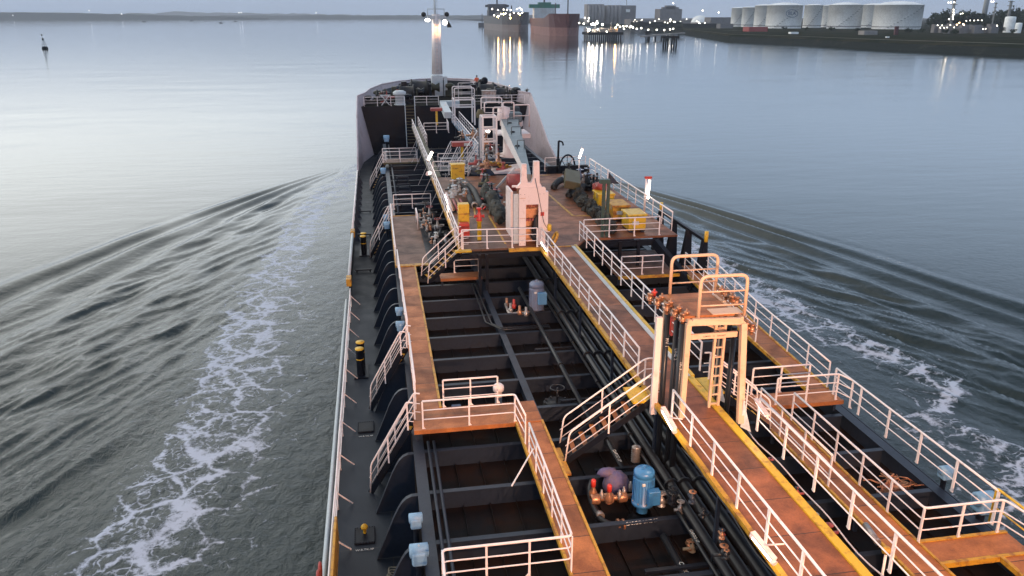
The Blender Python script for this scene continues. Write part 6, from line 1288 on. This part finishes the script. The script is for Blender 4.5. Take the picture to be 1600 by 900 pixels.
for (u, vt, Y) in [(1464, 20, 700), (1471, 18, 720), (1478, 19, 720), (1500, 20, 720), (1507, 19, 730), (1513, 17, 730), (1520, 20, 720), (1528, 22, 740), (1536, 22, 740), (1544, 20, 740), (1565, 20, 730), (1572, 17, 740), (1580, 14, 750), (1587, 13, 750), (1594, 15, 740), (1602, 17, 730), (1610, 16, 730), (1620, 15, 720), (1478, 45, 560), (1492, 47, 540), (1568, 42, 610), (1584, 46, 560), (1420, 50, 600), (1440, 49, 590), (1340, 49, 640), (1300, 49, 680), (1260, 49, 700), (1225, 49, 720), (1560, 30, 680), (1600, 30, 660), (1575, 30, 680), (1590, 35, 650), (1545, 33, 670), (1516, 34, 700), (1630, 25, 700)]:
    pr = protos[k % 3]; o = pr if k < 3 else copy_tree(pr); q = PY(u, vt, Y); hh = max(4, q.z - 4.2); bh = (14, 11, 17)[k % 3] * .97; s = hh / bh
    o['label'] = tree_label(k, u); o.location = (q.x, Y, 4.2); wz = max(s, .5) if hh > 12 else s; o.scale = (min(wz, 1.25), min(wz, 1.25), s); o.rotation_euler.z = k * 1.7; k += 1
# small craft and buoy
q = P(70.5, 76.5, 0); t = thing('channel_buoy', 'dark channel buoy with a lattice cone and ball topmark on the left', 'buoy', q)
MB().lathe([(1.5, -.3), (1.6, .5), (1.2, 1.3), (.001, 1.4)], q, 18).build('float', JET, t); m = MB()
for k in range(4): a = k * math.pi / 2 + .4; m.tube([q + vec(1.1 * math.cos(a), 1.1 * math.sin(a), 1.2), q + vec(.2 * math.cos(a) - .35, .2 * math.sin(a), 6.0)], .10, 6)
for z, r in ((2.6, .8), (4.2, .5)): m.tube([q + vec(r * math.cos(a) - .1 * z / 2, r * math.sin(a), z) for a in np.linspace(0, 6.283, 9)[:-1]], .08, 5, closed=True)
m.build('lattice', STEELF, t); MB().lathe([(.45, 0), (.5, .9), (.001, 1.1)], q + vec(-.25, 0, 4.6), 10).build('lantern', JET, t); MB().sphere(q + vec(-.45, 0, 7.4), .45, 10).build('topmark', JET, t)
for i, (u, v, w) in enumerate(((225, 34.3, 5), (299, 33, 4.5), (345, 36.2, 5), (368, 33.8, 4))):
    q = P(u, v, 0); s = w * q.y / 1300; t = thing('small_boat', ['first', 'second', 'third, nearest', 'fourth'][i] + ' small dark boat from the left, far off on the water', 'boat', q, 'small dark boats far off on the left')
    MB().prism([(q.x - s / 2, q.y, 0), (q.x + s / 2, q.y, 0), (q.x + s * .62, q.y, s * .16), (q.x - s * .55, q.y, s * .16)], (0, s * .4, 0)).build('hull', JET, t); MB().box((q.x - s * .1, q.y + s * .2, s * .2), (s * .4, s * .25, s * .14)).build('cabin', SHG, t)
t = thing('shore_lamps', 'tiny white lamps along the far left shore', 'lamps', PY(140, 16, 5150)); lamps(t, [(139, 16.5), (20, 24), (373, 20), (377, 19.8), (494, 20), (190, 22)], 5100, 2.2, emit('shore_lamp', (1, .95, .9), 6), 'lamp')

# ================================================================ WATER
def crest(t): return t
def axis_x():
    a = list(np.arange(-34, -1.6, .13)); 
    x = -34.0; st_ = .15; left = []
    while x > -9000: st_ *= 1.09; x -= st_; left.append(x)
    mid = [2, 6, 10, 14, 17.6]; b = list(np.arange(17.7, 46, .17)); x = 46.0; st_ = .2; right = []
    while x < 9000: st_ *= 1.09; x += st_; right.append(x)
    return np.array(left[::-1] + a + mid + b + right)
def axis_y():
    y = -30.0; o = []
    while y < 10: o.append(y); y += 4
    y = 10.0
    while y < 9400: o.append(y); y += max(.10, y * .0056) if y < 160 else y * .03
    return np.array(o + [9500.0])
ax, ay = axis_x(), axis_y(); X, Y = np.meshgrid(ax, ay)
rs = np.random.RandomState(5)
tt = np.maximum(97 - Y, .01)
latp = -2 - X; lats = X - 18
Ap = 1.3 * tt ** .76; As = .87 * tt ** .78
def vn(x, y, seed):
    """smooth value noise"""
    r = np.random.RandomState(seed).rand(256, 256); xi = np.floor(x).astype(int); yi = np.floor(y).astype(int); fx = x - xi; fy = y - yi; fx = fx * fx * (3 - 2 * fx); fy = fy * fy * (3 - 2 * fy)
    g = lambda i, j: r[i % 256, j % 256]
    return (g(xi, yi) * (1 - fx) + g(xi + 1, yi) * fx) * (1 - fy) + (g(xi, yi + 1) * (1 - fx) + g(xi + 1, yi + 1) * fx) * fy - .5
def fbm(x, y, seed, o=4):
    s = 0; a = 1
    for k in range(o): s = s + a * vn(x * 2 ** k, y * 2 ** k, seed + k); a *= .55
    return s
def wake(lat, A, seed, sp, amp0, e1, e2):
    wob = 1 + .035 * fbm(Y / 16, lat / 12, seed, 3)
    q = np.where(lat > 0, lat / A * wob, 0)
    ph = 1.04 - q
    env = np.exp(-((q - .95) / .11) ** 2) * e1 + np.exp(-((q - .72) / .15) ** 2) * e2
    s = np.cos(2 * np.pi * ph / sp)
    s = np.where(s > 0, s ** 1.3, -np.abs(s) ** .8)
    amp = amp0 * np.clip(tt / 32, .25, 1) * np.exp(-tt / 200)
    h_ = amp * env * s * np.clip(1 + .9 * fbm(Y / 10, lat / 4, seed + 9, 2), .2, 2.0)
    h_ += .022 * env * np.clip(tt / 20, 0, 1) * fbm((lat * .89 + Y * .45) / .9, (lat * .45 - Y * .89) / 3.0, seed + 70, 3)
    across = lat * .89 + Y * .45; along = lat * .45 - Y * .89
    inner = np.clip((.86 - q) / .22, 0, 1) * np.clip((q - .22) / .2, 0, 1)
    fade = np.clip(1.35 - Y / 80, 0, 1)
    wx = across + .5 * fbm(along / 6, across / 3, seed + 50, 2)
    rid = 1 - np.abs(fbm(wx / 1.15 + 50, along / 7.0, seed + 20, 3)) * 3.2
    h_ += inner * fade * (.19 * rid + .05 * fbm(wx / .42, along / 2.2, seed + 30, 3))
    close = np.clip((.42 - q) / .2, 0, 1) * (lat > 0)
    h_ += close * fade * (.05 * fbm(across / .9, along / 1.6, seed + 40, 4))
    return h_, q
hp, qp = wake(latp, Ap, 10, .18, .27, .95, .9); hs, qs = wake(lats, As, 60, .155, .24, 1.25, .55)
Z = np.where(X < 2, hp, np.where(X > 17.6, hs * 1.15, 0)) * (Y < 97)
big = np.clip(1 - np.hypot(X, Y) / 600, 0, 1)
Z = Z + .022 * big * fbm(X / 9 + 200, Y / 5 + 200, 100, 3) * (np.abs(X) < 200)
Z = np.where((X > -1.9) & (X < 17.9) & (Y < 95), -.25, Z)
# foam coverage along the broken bow wave, both sides
def band(cx_, cy_, wid):
    cx_ = np.array(cx_); cy_ = np.array(cy_); wid = np.array(wid); o = np.argsort(cy_)
    c = np.interp(Y, cy_[o], cx_[o]); w = np.interp(Y, cy_[o], wid[o]); return c, w
c1, w1 = band([-2.6, -3.8, -6.3, -6.9, -7.2, -7.9, -8.3, -8.3, -8.5, -9.0, -9.4, -9.8], [96, 90, 78, 70, 62, 54, 46, 38, 31, 26, 22, 12], [.7, 1.2, 1.6, 1.6, 1.5, 1.45, 1.35, 1.35, 1.5, 1.5, 1.6, 1.7])
c1 = c1 + .8 * vn(Y / 3.1, Y * 0, 3) + .35 * vn(Y / 1.1, Y * 0, 4)
f1 = np.exp(-((X - c1) / (w1 * .85)) ** 2)
f1 = f1 + .50 * np.exp(-((X - c1 - .8) / 3.0) ** 2) * np.clip((85 - Y) / 20, 0, 1); inside = (X > c1) & (X < -2.0); f1 = f1 + np.where(inside, .58 * np.clip(1 - (X - c1) / 7.5, 0, 1) * np.clip((70 - Y) / 20, 0, 1), 0) + np.where((X > c1) & (X < -2) & (Y > 60), .75 * np.clip((Y - 60) / 25, 0, 1), 0)
c2, w2 = band([19, 20.5, 22.5, 23.6, 24.2, 24.9, 25.1, 26.2, 27.2, 26.6, 24.6, 24.6, 25.2, 23.2, 22.5], [92, 80, 62, 52, 46, 41.5, 37, 34.2, 32, 30, 28, 26, 24, 22.5, 12], [1, 1.3, 1.5, 1.4, 1.2, 1.2, 1.1, .9, .8, .7, .6, .6, .8, .8, .8])
c2 = c2 + .6 * vn(Y / 2.7, Y * 0, 13)
f2 = np.exp(-((X - c2) / (w2 * 1.0)) ** 2) + .38 * np.exp(-((X - c2 + .6) / 2.6) ** 2) + np.where((X < c2) & (X > 18), .36 * np.clip(1 - (c2 - X) / 6.0, 0, 1), 0)
foam = np.where(X < 8, f1, f2) * (Y < 97)
foam = np.clip(foam, 0, 1)
Z = Z + .05 * foam
ny, nx = X.shape; co = np.stack([X, Y, Z], -1).reshape(-1, 3)
idx = np.arange(ny * nx).reshape(ny, nx); fa = np.stack([idx[:-1, :-1], idx[:-1, 1:], idx[1:, 1:], idx[1:, :-1]], -1).reshape(-1, 4)
me = bpy.data.meshes.new('water'); me.vertices.add(len(co)); me.vertices.foreach_set('co', co.astype(np.float32).ravel()); me.loops.add(fa.size); me.loops.foreach_set('vertex_index', fa.astype(np.int32).ravel())
me.polygons.add(len(fa)); me.polygons.foreach_set('loop_start', np.arange(0, fa.size, 4, dtype=np.int32)); me.polygons.foreach_set('loop_total', np.full(len(fa), 4, dtype=np.int32)); me.polygons.foreach_set('use_smooth', np.ones(len(fa), dtype=bool))
at_ = me.attributes.new('foam', 'FLOAT', 'POINT'); at_.data.foreach_set('value', foam.astype(np.float32).ravel()); me.update(); me.validate()
water = bpy.data.objects.new('water', me); S.collection.objects.link(water); water['kind'] = 'structure'
m, t, b = newmat('river_water'); L = t.links.new
def nn(ty, **k):
    n = t.nodes.new(ty)
    for a, c in k.items(): setattr(n, a, c)
    return n
g = nn('ShaderNodeNewGeometry'); atn = nn('ShaderNodeAttribute', attribute_name='foam')
b.inputs['Base Color'].default_value = (.012, .024, .025, 1); b.inputs['Roughness'].default_value = .045; b.inputs['IOR'].default_value = 1.333; b.inputs['Specular IOR Level'].default_value = .5
def mapped(sc): mp = nn('ShaderNodeMapping'); mp.inputs['Scale'].default_value = sc; L(g.outputs['Position'], mp.inputs[0]); return mp.outputs[0]
def noise(vec_, scale, det=4, rough=.55, dist=0): n = nn('ShaderNodeTexNoise'); n.inputs['Scale'].default_value = scale; n.inputs['Detail'].default_value = det; n.inputs['Roughness'].default_value = rough; n.inputs['Distortion'].default_value = dist; L(vec_, n.inputs['Vector']); return n.outputs['Fac']
dist = nn('ShaderNodeVectorMath', operation='LENGTH'); L(g.outputs['Position'], dist.inputs[0])
far = nn('ShaderNodeMapRange'); L(dist.outputs['Value'], far.inputs['Value']); far.inputs['From Min'].default_value = 40; far.inputs['From Max'].default_value = 260; far.inputs['To Min'].default_value = 1; far.inputs['To Max'].default_value = .12
b1 = nn('ShaderNodeBump'); b1.inputs['Distance'].default_value = .12; L(noise(mapped((1, .7, 1)), 2.4, 8, .64, .5), b1.inputs['Height'])
nearw = nn('ShaderNodeMapRange'); L(dist.outputs['Value'], nearw.inputs['Value']); nearw.inputs['From Min'].default_value = 25; nearw.inputs['From Max'].default_value = 75; nearw.inputs['To Min'].default_value = 1.0; nearw.inputs['To Max'].default_value = .10
L(nearw.outputs[0], b1.inputs['Strength'])
b2 = nn('ShaderNodeBump'); b2.inputs['Distance'].default_value = .30; b2.inputs['Strength'].default_value = .10; L(noise(mapped((.35, 1.0, 1)), .55, 3, .5), b2.inputs['Height']); L(b1.outputs[0], b2.inputs['Normal'])
b3 = nn('ShaderNodeBump'); b3.inputs['Distance'].default_value = 2.0; b3.inputs['Strength'].default_value = .05; L(noise(mapped((.4, 1, 1)), .06, 3, .5), b3.inputs['Height']); L(b2.outputs[0], b3.inputs['Normal'])
L(b3.outputs[0], b.inputs['Normal'])
# foam pattern: lacy threshold modulated by coverage
wv = nn('ShaderNodeTexNoise'); wv.inputs['Scale'].default_value = .9; wv.inputs['Detail'].default_value = 3; L(g.outputs['Position'], wv.inputs['Vector'])
wm = nn('ShaderNodeVectorMath', operation='MULTIPLY_ADD'); L(wv.outputs['Color'], wm.inputs[0]); wm.inputs[1].default_value = (1.5, 1.5, 0); L(g.outputs['Position'], wm.inputs[2])
vo = nn('ShaderNodeTexVoronoi', feature='DISTANCE_TO_EDGE'); vo.inputs['Scale'].default_value = .55; L(wm.outputs[0], vo.inputs['Vector'])
vo2 = nn('ShaderNodeTexVoronoi', feature='DISTANCE_TO_EDGE'); vo2.inputs['Scale'].default_value = 2.3; L(wm.outputs[0], vo2.inputs['Vector'])
def mth(op, a, c=None, cl=False):
    n = nn('ShaderNodeMath', operation=op, use_clamp=cl)
    for i, q in enumerate((a, c)):
        if q is None: continue
        if isinstance(q, (int, float)): n.inputs[i].default_value = q
        else: L(q, n.inputs[i])
    return n.outputs[0]
fine = noise(mapped((1, 1, 1)), 3.2, 8, .72, .6); med = noise(mapped((1, 1, 1)), .75, 4, .6, .4)
cov = atn.outputs['Fac']
# score = coverage + noise terms; foam where above threshold
lace = mth('SUBTRACT', .42, mth('MULTIPLY', vo.outputs['Distance'], 4.2)); lace2 = mth('SUBTRACT', .16, mth('MULTIPLY', vo2.outputs['Distance'], 2.2))
sc = mth('ADD', mth('MULTIPLY', cov, .80), mth('MULTIPLY', mth('SUBTRACT', fine, .5), 1.7)); sc = mth('ADD', sc, mth('MULTIPLY', mth('SUBTRACT', med, .5), 1.25)); sc = mth('ADD', sc, mth('MAXIMUM', lace, lace2))
fm = nn('ShaderNodeMapRange', interpolation_type='SMOOTHSTEP'); L(sc, fm.inputs['Value']); fm.inputs['From Min'].default_value = .70; fm.inputs['From Max'].default_value = 1.20
gate = nn('ShaderNodeMapRange'); L(cov, gate.inputs['Value']); gate.inputs['From Min'].default_value = .02; gate.inputs['From Max'].default_value = .18
fmask = mth('MULTIPLY', mth('MULTIPLY', fm.outputs[0], gate.outputs[0]), .85)
fb_ = nn('ShaderNodeBsdfDiffuse'); fb_.inputs['Color'].default_value = (.56, .60, .70, 1)
mxs = nn('ShaderNodeMixShader'); L(fmask, mxs.inputs[0]); L(b.outputs[0], mxs.inputs[1]); L(fb_.outputs[0], mxs.inputs[2]); L(mxs.outputs[0], t.nodes['Material Output'].inputs['Surface'])
me.materials.append(m)
# ================================================================ HAZE over the river
hm = bpy.data.materials.new('river_haze'); hm.use_nodes = True; t = hm.node_tree; t.nodes.clear()
o_ = t.nodes.new('ShaderNodeOutputMaterial'); pv = t.nodes.new('ShaderNodeVolumePrincipled'); pv.inputs['Color'].default_value = (.86, .90, 1.0, 1); pv.inputs['Density'].default_value = .00010; pv.inputs['Anisotropy'].default_value = .1
t.links.new(pv.outputs[0], o_.inputs['Volume'])
hz = MB().bbox((-9600, -200, -2.5), (9600, 10200, 150)).build('haze', hm); hz['kind'] = 'stuff'
